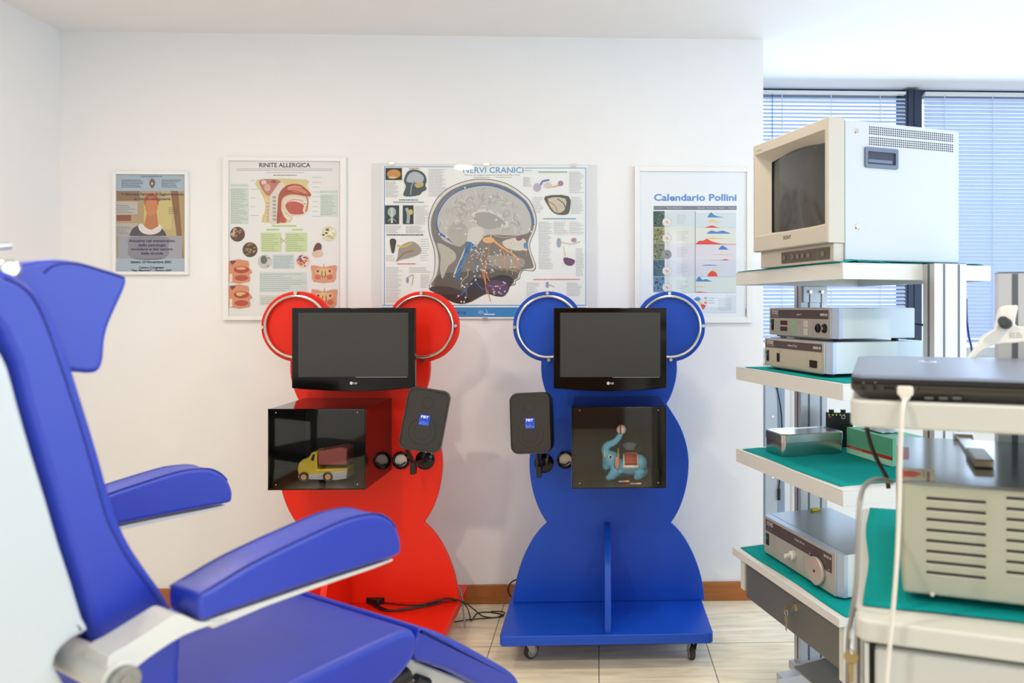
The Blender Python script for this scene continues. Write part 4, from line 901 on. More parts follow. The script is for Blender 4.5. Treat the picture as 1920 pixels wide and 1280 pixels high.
# white rear shell, thicker towards its middle
SH = [(-20, 622), (0, 655), (18, 690), (37, 760), (62, 848), (88, 932), (113, 1018), (136, 1088), (157, 1158), (168, 1181), (142, 1197), (118, 1216), (104, 1250), (110, 1330), (-220, 1500), (-330, 1300), (-330, 900), (-250, 640), (-150, 560), (-90, 560)]
puffy('rear_shell', sm2(side(SH, 0.055), 2), 0.055, 0.5, 0.008, M['shell'])
# headrest with a side wing
HR = [(16, 503), (36, 496), (70, 488), (108, 486), (150, 491), (195, 504), (232, 516), (239, 528), (230, 553), (215, 586), (204, 614), (198, 643), (196, 672), (189, 692), (176, 699), (150, 698), (120, 690), (80, 640), (40, 570), (15, 530)]
puffy('headrest', sm2(side(HR, 0.15), 2), 0.15, 0.37, 0.006, M['vinyl'])
seam('headrest_piping', [(82, 512), (96, 500), (116, 494), (150, 495), (195, 508), (234, 521)], 0.15, CH, 0.0015, off=0.0005)
p = FC.hit(-10, 506, 'y', 0.16)
MB().cyl((p.x, 0.12, p.z), (p.x, 0.2, p.z), 0.011, 24).build('headrest_clamp', M['steel'], CH, bevel=0.004)
p2 = FC.hit(20, 460, 'y', 0.16); p3 = FC.hit(-60, 467, 'y', 0.16)
MB().tube([p3, (p2+p3)/2, p2], 0.004, 10).cyl((p3.x, 0.16, p3.z), (p.x-0.012, 0.16, p.z), 0.006, 10).build('headrest_lever', M['chrome'], CH)
# seat
ST = [(330, 1195), (345, 1187)]
s0 = FC.xz(560, 1275, 0.075); s1 = FC.xz(768, 1184, 0.075); zt = (s0[1]+s1[1])/2
xf = FC.xz(786, 1200, 0.075)[0]; xb = FC.xz(330, 1250, 0.075)[0]
PS = [(xb, zt), (xb+0.1, zt+0.004), (xb+0.2, zt+0.005), (xf-0.06, zt+0.003), (xf-0.02, zt-0.002), (xf-0.005, zt-0.012), (xf, zt-0.03), (xf-0.012, zt-0.055), (xf-0.05, zt-0.075), (xf-0.12, zt-0.085), (xb+0.1, zt-0.09), (xb, zt-0.085), (xb-0.03, zt-0.04)]
puffy('seat', sm2(PS, 3), 0.075, 0.485, 0.014, M['vinyl'])
MB().tube([(x, 0.0815, z-0.004) for x, z in ((xb+0.08, zt), (xb+0.2, zt+0.003), (xf-0.06, zt+0.001), (xf-0.02, zt-0.004))], 0.0015, 6).build('seat_piping', M['piping'], CH)
# leg rest
LR = [(786, 1176), (806, 1180), (822, 1185), (850, 1198), (882, 1214), (912, 1231), (937, 1245), (961, 1261), (974, 1278), (968, 1296), (940, 1300), (900, 1286), (866, 1268), (838, 1256), (822, 1252), (804, 1244), (784, 1240), (778, 1215), (784, 1190)]
puffy('leg_rest', sm2(side(LR, 0.085), 2), 0.085, 0.475, 0.008, M['vinyl'])
FRM = [(770, 1222), (778, 1238), (800, 1247), (824, 1256), (860, 1270), (900, 1290), (960, 1322), (900, 1330), (840, 1300), (800, 1278), (760, 1264), (720, 1272), (700, 1290), (640, 1300), (680, 1268), (740, 1240)]
MB().prism(side(FRM, 0.12), 'y', 0.12, 0.44).build('seat_frame', M['white'], CH, bevel=0.004)
# dark lift actuator and chrome rod below the frame
p = FC.hit(752, 1270, 'y', 0.115); q_ = FC.hit(776, 1276, 'y', 0.115); r_ = FC.hit(800, 1284, 'y', 0.115)
MB().cyl(p+Vector((-0.03, 0, -0.006)), p+Vector((0.012, 0, 0.0)), 0.017, 24).build('actuator', M['black'], CH, bevel=0.003)
MB().cyl(p, q_, 0.005, 12).build('actuator_rod', M['chrome'], CH)
MB().cyl(q_, r_, 0.012, 18).build('actuator_end', M['black'], CH, bevel=0.002)
# pedestal
MB().rbox(xb-0.02, xf-0.1, 0.13, 0.43, 0.72, zt-0.083, 0.02).build('seat_base', M['white'], CH, bevel=0.004)
MB().cyl((xb+0.12, 0.28, 0.06), (xb+0.12, 0.28, 0.74), 0.07, 32).build('lift_column', M['white'], CH, bevel=0.004)
MB().rbox(xb-0.15, xb+0.38, 0.02, 0.54, 0.0, 0.07, 0.06).build('base_plate', M['white'], CH, bevel=0.01)

# ------------------------------------------------------------------ black visitor chair beside the left wall, mirrored in the smoked case
VC = thing('visitor_chair', 'black chair by the left wall, seen only as a reflection in the left smoked case', 'chair', loc=(-1.72, 1.0, 0), rot=(0, 0, math.radians(28)))
BK = mat('chair_black', (16, 15, 15), 0.5)
MB().rbox(-0.25, 0.25, -0.23, 0.23, 0.47, 0.53, 0.05).build('seat', BK, VC, bevel=0.012)
MB().rbox(-0.24, 0.2, 0.2, 0.24, 0.72, 0.92, 0.04, 'y').build('backrest', BK, VC, bevel=0.008)
for x in (-0.2, 0.16): MB().box(x, x+0.03, 0.2, 0.225, 0.5, 0.75).build('back_post', BK, VC, bevel=0.003)
for x, y in ((-0.22, -0.2), (0.2, -0.2), (-0.22, 0.18), (0.2, 0.18)): MB().cyl((x*1.08, y*1.08, 0), (x, y, 0.475), 0.014, 14).build('leg', BK, VC)

# ------------------------------------------------------------------ instrument cart
R18 = math.radians(18.5)-YAW
c0 = at(1580, HY, 2.03); C1 = Fr(c0.x, c0.y, R18)
zc = lambda py, Z=2.03: EYE+(HY-py)/FPX*Z
W1 = C1.hit(1380, 700, 'x', 0).y; D1 = C1.hit(1858, 500, 'y', 0).x
T1 = thing('instrument_cart', 'white four-shelf instrument cart with aluminium posts and a grey locked drawer', 'cart', C1)
zs = [zc(492), zc(720), zc(919), zc(1158)]
for i, z in enumerate(zs[:3]):
    b = MB(); g = 0.0015; b.box(0, D1, 0, W1, z-0.004, z); b.box(0, g, 0, W1, z-0.045, z-0.004); b.box(D1-g, D1, 0, W1, z-0.045, z-0.004); b.box(g, D1-g, 0, g, z-0.045, z-0.004); b.box(g, D1-g, W1-g, W1, z-0.045, z-0.004)
    b.build('shelf', M['shelf'], T1, bevel=0.001)
MB().box(-0.012, D1, 0, W1+0.005, zs[3]-0.026, zs[3]).build('worktop', M['shelf'], T1, bevel=0.002)
xp0 = C1.hit(1752, 700, 'y', -0.046).x; xp1 = C1.hit(1812, 700, 'y', -0.046).x; pw = xp1-xp0
for y0, y1 in ((-0.046, -0.0005), (W1+0.0055, W1+0.051)):
    b = MB(); b.use(M['alu']).box(xp0, xp1, y0, y1, 0.08, zs[0]); b.use(M['groove'])
    for k in (0.30, 0.76):
        for yy, s_ in ((y0, -1), (y1, 1)): b.box(xp0+pw*k-0.004, xp0+pw*k+0.004, yy-0.0004 if s_ < 0 else yy, yy if s_ < 0 else yy+0.0004, 0.09, zs[0]-0.001)
    ym = (y0+y1)/2; b.box(xp0-0.0004, xp0, ym-0.004, ym+0.004, 0.09, zs[0]-0.001).box(xp1, xp1+0.0004, ym-0.004, ym+0.004, 0.09, zs[0]-0.001)
    b.use(M['black']).box(xp0, xp1, y0, y1, zs[0], zs[0]+0.002)
    b.build('post', None, T1, smooth=0)
# bracket plate with bolts under the top shelf on the far post
b = MB().box(xp0+0.006, xp1-0.006, W1-0.0035, W1+0.0055, zs[0]-0.105, zs[0]-0.046).build('shelf_bracket', M['alu'], T1, bevel=0.001)
for k in (0.25, 0.75):
    x = xp0+0.006+(pw-0.012)*k
    MB().cyl((x, W1-0.012, zs[0]-0.066), (x, W1-0.0035, zs[0]-0.066), 0.0055, 14).build('bolt', M['chrome'], b)
    MB().box(x-0.0025, x+0.0025, W1-0.0042, W1-0.0035, zs[0]-0.104, zs[0]-0.073).build('slot', M['groove'], b)
# drawer unit
zt = zs[3]-0.026; hz = 0.115
xq = 0.012
MB().box(xq, D1-0.02, 0.012, 0.034, zt-hz-0.045, zt).build('side_panel', M['shelf'], T1, bevel=0.001)
MB().box(xq, D1-0.02, W1-0.04, W1-0.012, zt-hz, zt).build('side_panel', M['shelf'], T1, bevel=0.001)
MB().box(xq, xq+0.02, 0.034, W1-0.04, zt-0.012, zt).build('rail', M['shelf'], T1)
dr = MB().box(xq+0.006, xq+0.024, 0.036, W1-0.042, zt-hz-0.02, zt-0.013).build('drawer', M['cabgrey'], T1, bevel=0.001)
MB().box(xq+0.024, D1-0.04, 0.04, W1-0.046, zt-hz, zt-0.03).build('drawer_box', M['cabgrey'], T1)
lk = C1.hit(1491, 1138, 'x', xq+0.003)
MB().lathe([(0.0, 0.003), (0.0125, 0.003), (0.0125, 0), (0.011, -0.003), (0.0, -0.0035)], (xq+0.003, lk.y, lk.z), 'x', 24).build('lock', M['gold'], dr)
MB().box(0.1, D1, 0.0, W1-0.1, 0.081, 0.1).build('lower_shelf', M['shelf'], T1, bevel=0.002)
for y in (-0.03, W1+0.03):
    MB().box(0.24, D1+0.02, y-0.02, y+0.02, 0.05, 0.08).build('base_bar', M['alu'], T1, bevel=0.003)
    for x in (0.27, D1-0.01):
        w = MB().cyl((x, y, 0.044), (x, y, 0.05), 0.012, 14).box(x-0.014, x+0.014, y-0.015, y-0.012, 0.015, 0.046).box(x-0.014, x+0.014, y+0.012, y+0.015, 0.015, 0.046).build('castor', M['steel'], T1)
        MB().cyl((x, y-0.01, 0.021), (x, y+0.01, 0.021), 0.021, 26).build('castor_wheel', M['rubber'], w)
MB().box(0.15, D1, 0.0, W1-0.02, 0.05, 0.08).build('base_frame', M['alu'], T1)
# key in the lock and key hanging from it
kp = C1.w((xq-0.0006, lk.y, lk.z)); KF = thing('drawer_key', 'brass key sticking in the grey drawer lock, a second key hanging from it', 'key', loc=kp, rot=(0, 0, C1.rot))
MB().box(-0.012, 0, -0.001, 0.001, -0.003, 0.003).rbox(-0.034, -0.012, -0.0012, 0.0012, -0.009, 0.009, 0.008, 'y').build('inserted_key', M['gold'], KF)
MB().torus((-0.028, 0, -0.012), 0.009, 0.0008, 'x', 24, 6).build('key_ring', M['chrome'], KF)
MB().rbox(-0.0288, -0.0272, -0.009, 0.009, -0.044, -0.021, 0.008, 'x').prism([(-0.0035, -0.068), (0.0035, -0.064), (0.0035, -0.044), (-0.0035, -0.044)], 'x', -0.0288, -0.0272).build('hanging_key', M['gold'], KF)

def cloth(fr, name, label, x0, x1, y0, y1, z, folds=(), group='green surgical cloths', seed=1):
    """folds: (x, y, radius, height) little bulges"""
    rnd = random.Random(seed); nx, ny = 26, 26; ph = [rnd.uniform(0, 6) for _ in range(6)]
    b = MB(); V = []
    for i in range(nx+1):
        row = []
        for j in range(ny+1):
            u, v = i/nx, j/ny; x = x0+(x1-x0)*u+0.003*math.sin(v*9+ph[0]); y = y0+(y1-y0)*v+0.003*math.sin(u*8+ph[1])
            h = 0.0014+0.0008*math.sin(u*15+ph[2]+v*4)*math.sin(v*13+ph[3])
            for fx, fy, r, hh in folds: h += hh*math.exp(-(((x-fx)**2+(y-fy)**2)/r**2))
            row.append(b.bm.verts.new((x, y, z+0.0006+h)))
        V.append(row)
    for i in range(nx):
        for j in range(ny): b.bm.faces.new((V[i][j], V[i+1][j], V[i+1][j+1], V[i][j+1]))
    o = b.build(name, M['green'], None, smooth=80)
    o.location = fr.o; o.rotation_euler = (0, 0, fr.rot)
    s_ = o.modifiers.new('solid', 'SOLIDIFY'); s_.thickness = 0.0016; s_.offset = 1
    return tag(o, label, 'cloth', group)
cloth(C1, 'green_cloth', 'green cloth crumpled under the big monitor on the top shelf', -0.004, D1-0.01, 0.012, W1-0.012, zs[0]-0.001, ((0.05, 0.028, 0.02, 0.012), (0.12, 0.02, 0.03, 0.006), (0.46, 0.03, 0.03, 0.004)), seed=2)
cloth(C1, 'green_cloth', 'green cloth under the two stacked control units', 0.012, D1-0.03, 0.012, W1-0.05, zs[1]-0.001, seed=3)
cloth(C1, 'green_cloth', 'green cloth under the steel tin and glove box', 0.014, D1-0.03, 0.035, W1-0.03, zs[2]-0.001, seed=4)
cloth(C1, 'green_cloth', 'green cloth under the light source above the grey drawer', 0.01, D1-0.02, -0.0, W1-0.012, zs[3]-0.001, seed=5)

# --- CRT monitor
R20 = math.radians(20)-YAW
m0 = at(1552, HY, 2.06); zb = zs[0]+0.003; FM = Fr(m0.x, m0.y, R20, zb)
wM = FM.hit(1412, 400, 'x', 0).y; dM = FM.hit(1799, 400, 'y', 0).x
zT = FM.hit(1552, 218, 'x', 0).z; zB = FM.hit(1552, 454, 'x', 0).z
MT = thing('crt_monitor', 'large beige and grey SONY tube monitor on the top shelf of the cart', 'monitor', FM)
def ringx(y0, y1, z0, z1, x, n=10, top=0.0, bot=0.0):
    P = []
    for i in range(n): t = i/n; P.append((x, y0+(y1-y0)*t, z0-bot*math.sin(PI*t)))
    for i in range(n): P.append((x, y1, z0+(z1-z0)*i/n))
    for i in range(n): t = i/n; P.append((x, y1-(y1-y0)*t, z1+top*math.sin(PI*t)))
    for i in range(n): P.append((x, y0, z1-(z1-z0)*i/n))
    return P
oy0 = FM.hit(1547, 400, 'x', 0).y; oy1 = wM-0.012; oz1 = FM.hit(1546, 242, 'x', 0).z; oz0 = FM.hit(1549, 422, 'x', 0).z
b = MB()
b._hull([ringx(0, wM, zB, zT, 0.055), ringx(0, wM, zB, zT, 0.004), ringx(0.003, wM-0.003, zB+0.003, zT-0.003, 0.0), ringx(oy0, oy1, oz0, oz1, 0.0), ringx(oy0+0.003, oy1-0.003, oz0+0.003, oz1-0.003, 0.003), ringx(oy0+0.02, oy1-0.048, oz0+0.012, oz1-0.03, 0.034, top=0.012, bot=0.004)], cap=False)
b.build('bezel', M['beige'], MT, smooth=30)
b = MB(); n = 18; y0, y1, z0, z1 = oy0+0.012, oy1-0.04, oz0+0.004, oz1-0.014; G = []
for i in range(n+1):
    G.append([b.bm.verts.new((0.036-0.016*(1-(2*i/n-1)**2)*(1-0.5*(2*j/n-1)**2)+0.004, y0+(y1-y0)*i/n, z0+(z1-z0)*j/n)) for j in range(n+1)])
for i in range(n):
    for j in range(n): b.bm.faces.new((G[i][j], G[i+1][j], G[i+1][j+1], G[i][j+1]))
b.build('screen', mat('crt_glass', (56, 56, 54), 0.1, spec=0.9), MT, smooth=80)
MB().box(0.056, dM, 0.001, wM-0.001, 0.006, zT-0.003).build('case', M['case'], MT, bevel=0.004)
MB().box(0.056+0.0, 0.0572, 0.0003, 0.0011, 0.01, zT-0.006).build('case_seam', mat('seam_grey', (150, 156, 162), 0.5), MT)
bx0 = 0.022
MB().box(bx0, 0.056, 0.004, wM-0.012, 0.002, zB).build('control_base', M['beige'], MT, bevel=0.002)
MB().box(bx0-0.0015, bx0, 0.02, wM*0.66, 0.010, zB-0.010).build('control_panel', mat('control_dark', (92, 86, 78), 0.5), MT)
for y in (0.045, 0.115, 0.145, 0.17, 0.198, 0.245, 0.27):
    if y < wM*0.64:
        MB().box(bx0-0.005, bx0-0.0015, y, y+0.012, 0.02, 0.034).build('button', mat('button_grey', (128, 120, 108), 0.5), MT, bevel=0.001)
MB().box(bx0-0.002, bx0-0.0015, 0.078, 0.0788, 0.014, zB-0.014).box(bx0-0.002, bx0-0.0015, 0.215, 0.2158, 0.014, zB-0.014).build('panel_lines', mat('line_grey', (150, 142, 130), 0.5), MT)
A = Art(lambda u, v, d: Vector((-0.0004-d, -u/1000, -v/1000))); A.text((92, 84, 78), 'SONY', -wM*500, -(zB+0.026)*1000, 11, 44, bold=0.03); A.text((120, 112, 100), 'Trinitron', -wM*940, -(zT-0.024)*1000, 5, 30, 'l'); A.build('brand_print', MT)
# ventilation holes, handle, screws on the near side
b = MB(); hs = mat('hole_dark', (26, 30, 46), 0.8)
a0 = FM.hit(1631, 237, 'y', 0); a1 = FM.hit(1786, 255, 'y', 0)
for i in range(41):
    for j in range(8):
        x = a0.x+(a1.x-a0.x)*i/40; z = a0.z-0.001-0.0062*j-(0.005 if j > 3 else 0)
        b.box(x-0.0018, x+0.0018, 0.0003, 0.0011, z-0.0018, z+0.0018)
b.build('vent_holes', hs, MT, smooth=0)
h0 = FM.hit(1621, 275, 'y', 0); h1 = FM.hit(1683, 318, 'y', 0)
HG = mat('handle_grey', (98, 112, 134), 0.4)
b = MB(); P0 = rrect(h0.x, h1.x, h1.z, h0.z, 0.005, 4); P1 = rrect(h0.x+0.009, h1.x-0.009, h1.z+0.01, h0.z-0.012, 0.003, 4)
b._hull([[(x, 0.001, z) for x, z in P0], [(x, -0.004, z) for x, z in P0], [(x, -0.004, z) for x, z in P1], [(x, 0.0004, z) for x, z in P1]], cap=False)
hd = b.build('carry_handle', HG, MT, smooth=25)
MB().box(h0.x+0.009, h1.x-0.009, 0.0002, 0.001, h1.z+0.01, h0.z-0.012).build('handle_recess', mat('recess_shade', (48, 56, 74), 0.6), hd)  # flat plate; the shade of the recess is put into its dark colour
MB().box(h0.x+0.012, h1.x-0.02, -0.0022, 0.0002, h1.z+0.014, h1.z+0.024).build('handle_lip', HG, hd, bevel=0.001)
for px, py in ((1607, 246), (1608, 425)):
    s0_ = FM.hit(px, py, 'y', 0)
    MB().lathe([(0.0, -0.002), (0.005, -0.002), (0.009, 0.001), (0.0, 0.001)], (s0_.x, 0, s0_.z), 'y', 20).build('screw', M['chrome'], MT)

# --- control units
def unit(name, label, cat, px0, Z, zbot, h, px_far, px_back, rot=math.radians(18)-YAW, feet=0.01, ch=0.018, dmax=0.33):
    p = at(px0, HY, Z); f = Fr(p.x, p.y, rot, zbot)
    w = f.hit(px_far, HY, 'x', 0).y; d = dmax if px_back is None else min(f.hit(px_back, HY, 'y', -ch).x, dmax)
    t = thing(name, label, cat, f)
    z0, z1 = feet, feet+h
    MB().prism([(0.004, 0.003), (0.004+ch*0.8, -ch), (d, -ch), (d, w+ch), (0.004+ch*0.8, w+ch), (0.004, w-0.003)], 'z', z0, z1-0.0005).build('case', M['instrside'], t, bevel=0.001)
    MB().prism([(0.004, 0.002), (0.004+ch*0.8, -ch), (0.03, -ch-0.0002), (0.03, w+ch+0.0002), (0.004+ch*0.8, w+ch), (0.004, w-0.002)], 'z', z0-0.0003, z1).build('corner_profile', mat('profile_blue_grey', (170, 184, 206), 0.35, 0.4), t)
    MB().box(0.0302, d-0.002, -ch+0.002, w+ch-0.002, z1-0.0005, z1+0.0008).build('top_cover', M['instrtop'], t)
    MB().box(0, 0.004, 0, w, z0, z1).build('front_panel', M['instr'], t, bevel=0.0006)
    for fx in (0.03, d-0.05):
        for fy in (0.01, w-0.04): MB().cyl((fx+0.01, fy+0.015, 0), (fx+0.01, fy+0.015, z0), 0.011, 14).build('foot', M['black'], t)
    MB().box(0.012, 0.02, 0.03, w-0.03, z0-0.005, z0-0.0004).build('tilt_bar', mat('bar_beige', (168, 160, 148), 0.4), t)
    return f, t, w, d, z0, z1
def fp(w, z1, zoff=0.0):
    """plot on a front panel in millimetres from its far (left) top corner"""
    return lambda u, v, d: Vector((-0.0003-d-zoff, w-u/1000, z1-v/1000))
SW = mat('switch_green', (30, 96, 70), 0.3)
def switch(t, w, z1, u, v, uw, vh):
    o = MB().box(-0.003, 0, w-(u+uw)/1000, w-u/1000, z1-(v+vh)/1000, z1-v/1000).build('rocker_switch', M['black'], t, bevel=0.0006)
    MB().prism([(-0.003, z1-(v+vh*0.5)/1000), (-0.008, z1-(v+vh*0.12)/1000), (-0.003, z1-(v+vh*0.06)/1000)], 'y', w-(u+uw*.8)/1000, w-(u+uw*.2)/1000).build('rocker', SW, o)
WH = (226, 222, 218)
def band(A, w, h0, h1, title, num, tx, nx):
    A.rect((78, 66, 66), 8, h0, w*1000-10, h1); A.text(WH, 'STORZ', 16, h0+(h1-h0)*0.56, (h1-h0)*0.46, 44, 'l', bold=0.015); A.text(WH, 'KARL STORZ — ENDOSKOPE', 15, h0+(h1-h0)*0.82, 2.6, 48, 'l')
    A.text(WH, title, tx, h0+(h1-h0)*0.62, 6, None, 'c'); A.text(WH, num, nx, h0+(h1-h0)*0.62, 6.4, None, 'r', bold=0.03)
# camera control unit
f, t, w, d, z0, z1 = unit('control_unit', 'lower STORZ camera control unit with wide white side, telecam on its front', 'control unit', 1545, 2.19, zs[1]+0.0035, 0.092, 1434, 1738, dmax=0.42)
tele_top = zs[1]+0.0035+z1
k = w*1000
A = Art(fp(w, z1)); band(A, w, 6, 30, 'telecam DX pal', '202320 20', k*0.5, k-18); A.rect((178, 170, 154), 8, 34, k-10, 88)
for u in (k*0.26, k*0.74): A.rect((120, 112, 100), u, 33, u+0.8, 88)
A.rect((120, 112, 100), k*.26, 87, k*.74, 87.8); A.ring((110, 104, 96), k*0.17, 44, 2.5, .6); A.disc((90, 84, 78), k*0.3, 40, 1.6, 3); A.ring((110, 104, 96), k*.84, 42, 2.4, .6); A.ring((110, 104, 96), k*.89, 42, 2.4, .6); A.build('front_print', t)
switch(t, w, z1, 16, 40, 14, 36)
o = MB().box(-0.004, 0, w-0.100, w-0.086, z1-0.074, z1-0.046).build('camera_socket', M['black'], t, bevel=0.001)
MB().rbox(-0.003, 0, w-k*.9/1000, w-k*.79/1000, z1-0.078, z1-0.056, 0.003, 'x').build('video_socket', M['gloss'], t)
# insufflation / pump unit on top
f, t, w, d, z0, z1 = unit('control_unit', 'upper STORZ unit with two red displays and green arrow keys, pulsar on its front', 'control unit', 1557, 2.24, tele_top+0.0009, 0.092, 1443, 1715, feet=0.008, dmax=0.36)
k = w*1000
A = Art(fp(w, z1)); band(A, w, 6, 34, 'pulsar II', '400020 20', k*0.52, k-16); A.rect((120, 112, 100), k*.75, 36, k*.75+.8, 88)
for v in (42, 62): A.rect((70, 38, 30), k*.2, v, k*.325, v+15)
A.poly((126, 196, 128), [(k*.395, 54), (k*.43, 40), (k*.465, 54), (k*.455, 58), (k*.405, 58)]); A.poly((126, 196, 128), [(k*.395, 66), (k*.465, 66), (k*.455, 74), (k*.43, 84), (k*.405, 74)])
for v in (40, 66): A.rect((214, 210, 200), k*.6, v, k*.66, v+20); A.lines((150, 146, 138), k*.61, v+4, k*.65, v+16, 3, 1, .3)
A.ring((110, 104, 96), k*.83, 38, 1.8, .5); A.lines((130, 124, 112), k*.5, 40, k*.56, 52, 2, 1, 0); A.build('front_print', t)
switch(t, w, z1, 16, 38, 14, 38)
for q_, c_ in ((.82, M['gloss']), (.915, M['gloss'])):
    y = w-k*q_/1000; o = MB().lathe([(0.0, -0.008), (0.006, -0.008), (0.0135, -0.004), (0.015, 0.0), (0.0, 0.0)], (0, y, z1-0.062), 'x', 24).build('light_socket', c_, t)
    if q_ > .9: MB().cyl((-0.0095, y, z1-0.062), (-0.008, y, z1-0.062), 0.0055, 16).build('socket_pin', M['gold'], o)
p0 = f.w((d-0.02, -0.02, 0.05))
o = MB().tube([f.w((d, 0.03, 0.052)), f.w((d+0.03, 0.01, 0.05)), f.w((d+0.06, -0.012, 0.036)), f.w((d+0.075, -0.02, -0.02)), f.w((d+0.075, -0.02, -0.1))], 0.004, 8).build('power_lead', mat('lead_dark', (34, 40, 56), 0.5), None, smooth=60); tag(o, 'dark lead curving from the back of the upper control unit to the cart post', 'cable')
# halogen light source
f, t, w, d, z0, z1 = unit('light_source', 'STORZ halogen light source with round metal dial, on the green cloth above the drawer', 'light source', 1566, 2.15, zs[3]+0.0035, 0.122, 1433, 1720, feet=0.008, dmax=0.36)
k = w*1000
A = Art(fp(w, z1)); A.rect((78, 66, 66), 10, 8, k-16, 46); A.poly((78, 66, 66), [(k*.72, 46), (k-16, 46), (k-16, 62), (k*.88, 62), (k*.8, 50)]); A.text(WH, 'STORZ', 20, 22, 9.5, 40, 'l', bold=0.015); A.text(WH, 'KARL STORZ', 19, 27, 3, 40, 'l'); A.text(WH, 'halogen 250 twin', k*.54, 24, 6); A.text(WH, '201133 20', k-20, 24, 6.2, None, 'r', bold=.03)
A.rect((108, 96, 94), 60, 36, k-60, 36.6); A.disc(WH, k*.68, 40, 1.4, 3); A.disc(WH, 46, 38, 1.3); A.disc(WH, k-32, 56, 2.0); A.ring((150, 140, 136), 30, 38, 3, .6)
A.rect((120, 112, 100), 66, 46, 66.8, 114); A.rect((120, 112, 100), k*.6, 46, k*.6+.8, 112); A.build('front_print', t)
switch(t, w, z1, 16, 54, 17, 38)
o = MB().lathe([(0.0, -0.013), (0.008, -0.0125), (0.040, -0.012), (0.0415, -0.010), (0.0415, -0.004), (0.039, -0.0005), (0.0, -0.0005)], (0, w-k*.785/1000, z1-0.077), 'x', 48).build('dial', mat('dial_satin', (206, 196, 186), 0.42, 0.55), t)
MB().cyl((-0.0145, w-k*.785/1000, z1-0.077), (-0.0128, w-k*.785/1000, z1-0.077), 0.004, 14).build('dial_hole', M['rubber'], o)
MB().lathe([(0.0, -0.034), (0.007, -0.033), (0.009, -0.014), (0.014, -0.012), (0.0155, 0.0), (0.0, 0.0)], (0, w-k*.46/1000, z1-0.074), 'x', 20).build('white_knob', M['white'], t, bevel=0.001)
yp_ = f.hit(1527, 957, 'z', z1+0.0015); q_ = f.w((yp_.x, yp_.y, z1+0.0009))
o = thing('yellow_plug', 'small yellow plug cap lying on the light source', 'plug', loc=q_, rot=(0, 0, 0.3)); MB().rbox(-0.014, 0.014, -0.008, 0.008, 0, 0.009, 0.004).build('cap', mat('plug_yellow', (206, 182, 20), 0.4), o, bevel=0.002); MB().cyl((0.01, 0, 0.0045), (0.026, 0, 0.0045), 0.0035, 10).build('stem', mat('plug_yellow', (206, 182, 20), 0.4), o)

# --- steel tin
def put(px, py, z): x, y = WF.xy(px, py, z); return Vector((x, y, z))
tp = put(1469, 857, zs[2]+0.003); FT = Fr(tp.x, tp.y, math.radians(18)-YAW, tp.z)
wT_ = FT.hit(1433, 840, 'x', 0).y; dT_ = min(FT.hit(1583, 840, 'y', 0).x, 0.25); hT = FT.hit(1469, 815, 'x', 0).z
t = thing('steel_tin', 'low stainless steel instrument tin with flat lid on the third shelf', 'tin', FT)
P = rrect(0, dT_, 0, wT_, 0.018, 6); hl = hT*0.66
MB()._hull([[(x*0.985+0.001, y*0.97+0.001, z) for x, y in P] if z < 0.003 else [(x, y, z) for x, y in P] for z in (0, 0.006, hl)]).build('tin_body', M['pot'], t, smooth=40)
P2 = [(dT_/2+(x-dT_/2)*1.012, wT_/2+(y-wT_/2)*1.02) for x, y in P]; P3 = [(dT_/2+(x-dT_/2)*0.9, wT_/2+(y-wT_/2)*0.8) for x, y in P]
MB()._hull([[(x, y, z) for x, y in P2] for z in (hl-0.002, hT-0.003)]+[[(dT_/2+(x-dT_/2)*.985, wT_/2+(y-wT_/2)*.97, hT) for x, y in P]]+[[(x, y, hT) for x, y in P3]]+[[(x, y, hT-0.0022) for x, y in P3]]).build('tin_lid', M['steel'], t, smooth=40)
# --- glove box
gp = put(1586, 848, zs[2]+0.003); rg = math.radians(18)-YAW; FG = Fr(gp.x, gp.y, rg, gp.z)
lg = 0.24; hg = 0.086
t = thing('glove_box', 'mint green cardboard glove box with a red stripe, beside the steel tin', 'box', FG)
MB().box(0.003, 0.125, -lg, 0, 0, hg).build('carton', mat('mint_card', (112, 196, 152), 0.6), t, bevel=0.001)
A = Art(lambda u, v, d: Vector((0.0029-d, -u/1000, hg-v/1000))); A.poly((196, 44, 30), [(0, 60), (240, 56), (240, 68), (0, 68)]); A.rect((176, 226, 198), 0, 68, 240, 86); A.text((236, 200, 190), 'ESAMINE LATEX', 20, 65.5, 3.4, 70, 'l'); A.build('carton_print', t)
b = MB(); random.seed(3); G = [[b.bm.verts.new((0.03+0.07*i/6, -0.16+0.12*j/6, hg+0.002+0.014*random.random()*(1 if 0 < i < 6 and 0 < j < 6 else .3))) for j in range(7)] for i in range(7)]
for i in range(6):
    for j in range(6): b.bm.faces.new((G[i][j], G[i+1][j], G[i+1][j+1], G[i][j+1]))
b.build('loose_tissue', mat('tissue', (226, 232, 234), 0.8), t, smooth=80)
# --- black control box with yellow marks behind
bp = put(1551, 838, zs[2]+0.003); fg = C1.I @ (bp-C1.o); lx, ly = min(fg.x, 0.47), min(fg.y, W1-0.03)
o0 = C1.w((0.485, 0.47, 0)); FBk = Fr(o0.x, o0.y, math.radians(-4)-YAW, zs[2]+0.003)
xa = FBk.hit(1551, 780, 'y', 0).x; xb_ = FBk.hit(1600, 780, 'y', 0).x; zt_ = FBk.hit(1560, 774, 'y', 0).z
t = thing('power_controller', 'black box with yellow marks and two knobs, behind the steel tin', 'controller', FBk)
MB().box(xa, xb_, 0, 0.03, 0, zt_).build('housing', M['black'], t, bevel=0.003)
for q_ in (0.1, 0.55): x = xa+(xb_-xa)*q_; MB().rbox(x, x+0.016, 0.004, 0.022, zt_, zt_+0.011, 0.003).build('knob', M['black'], t)
A = Art(lambda u, v, d: Vector((xa+u/1000, -0.0003-d, zt_-v/1000)))
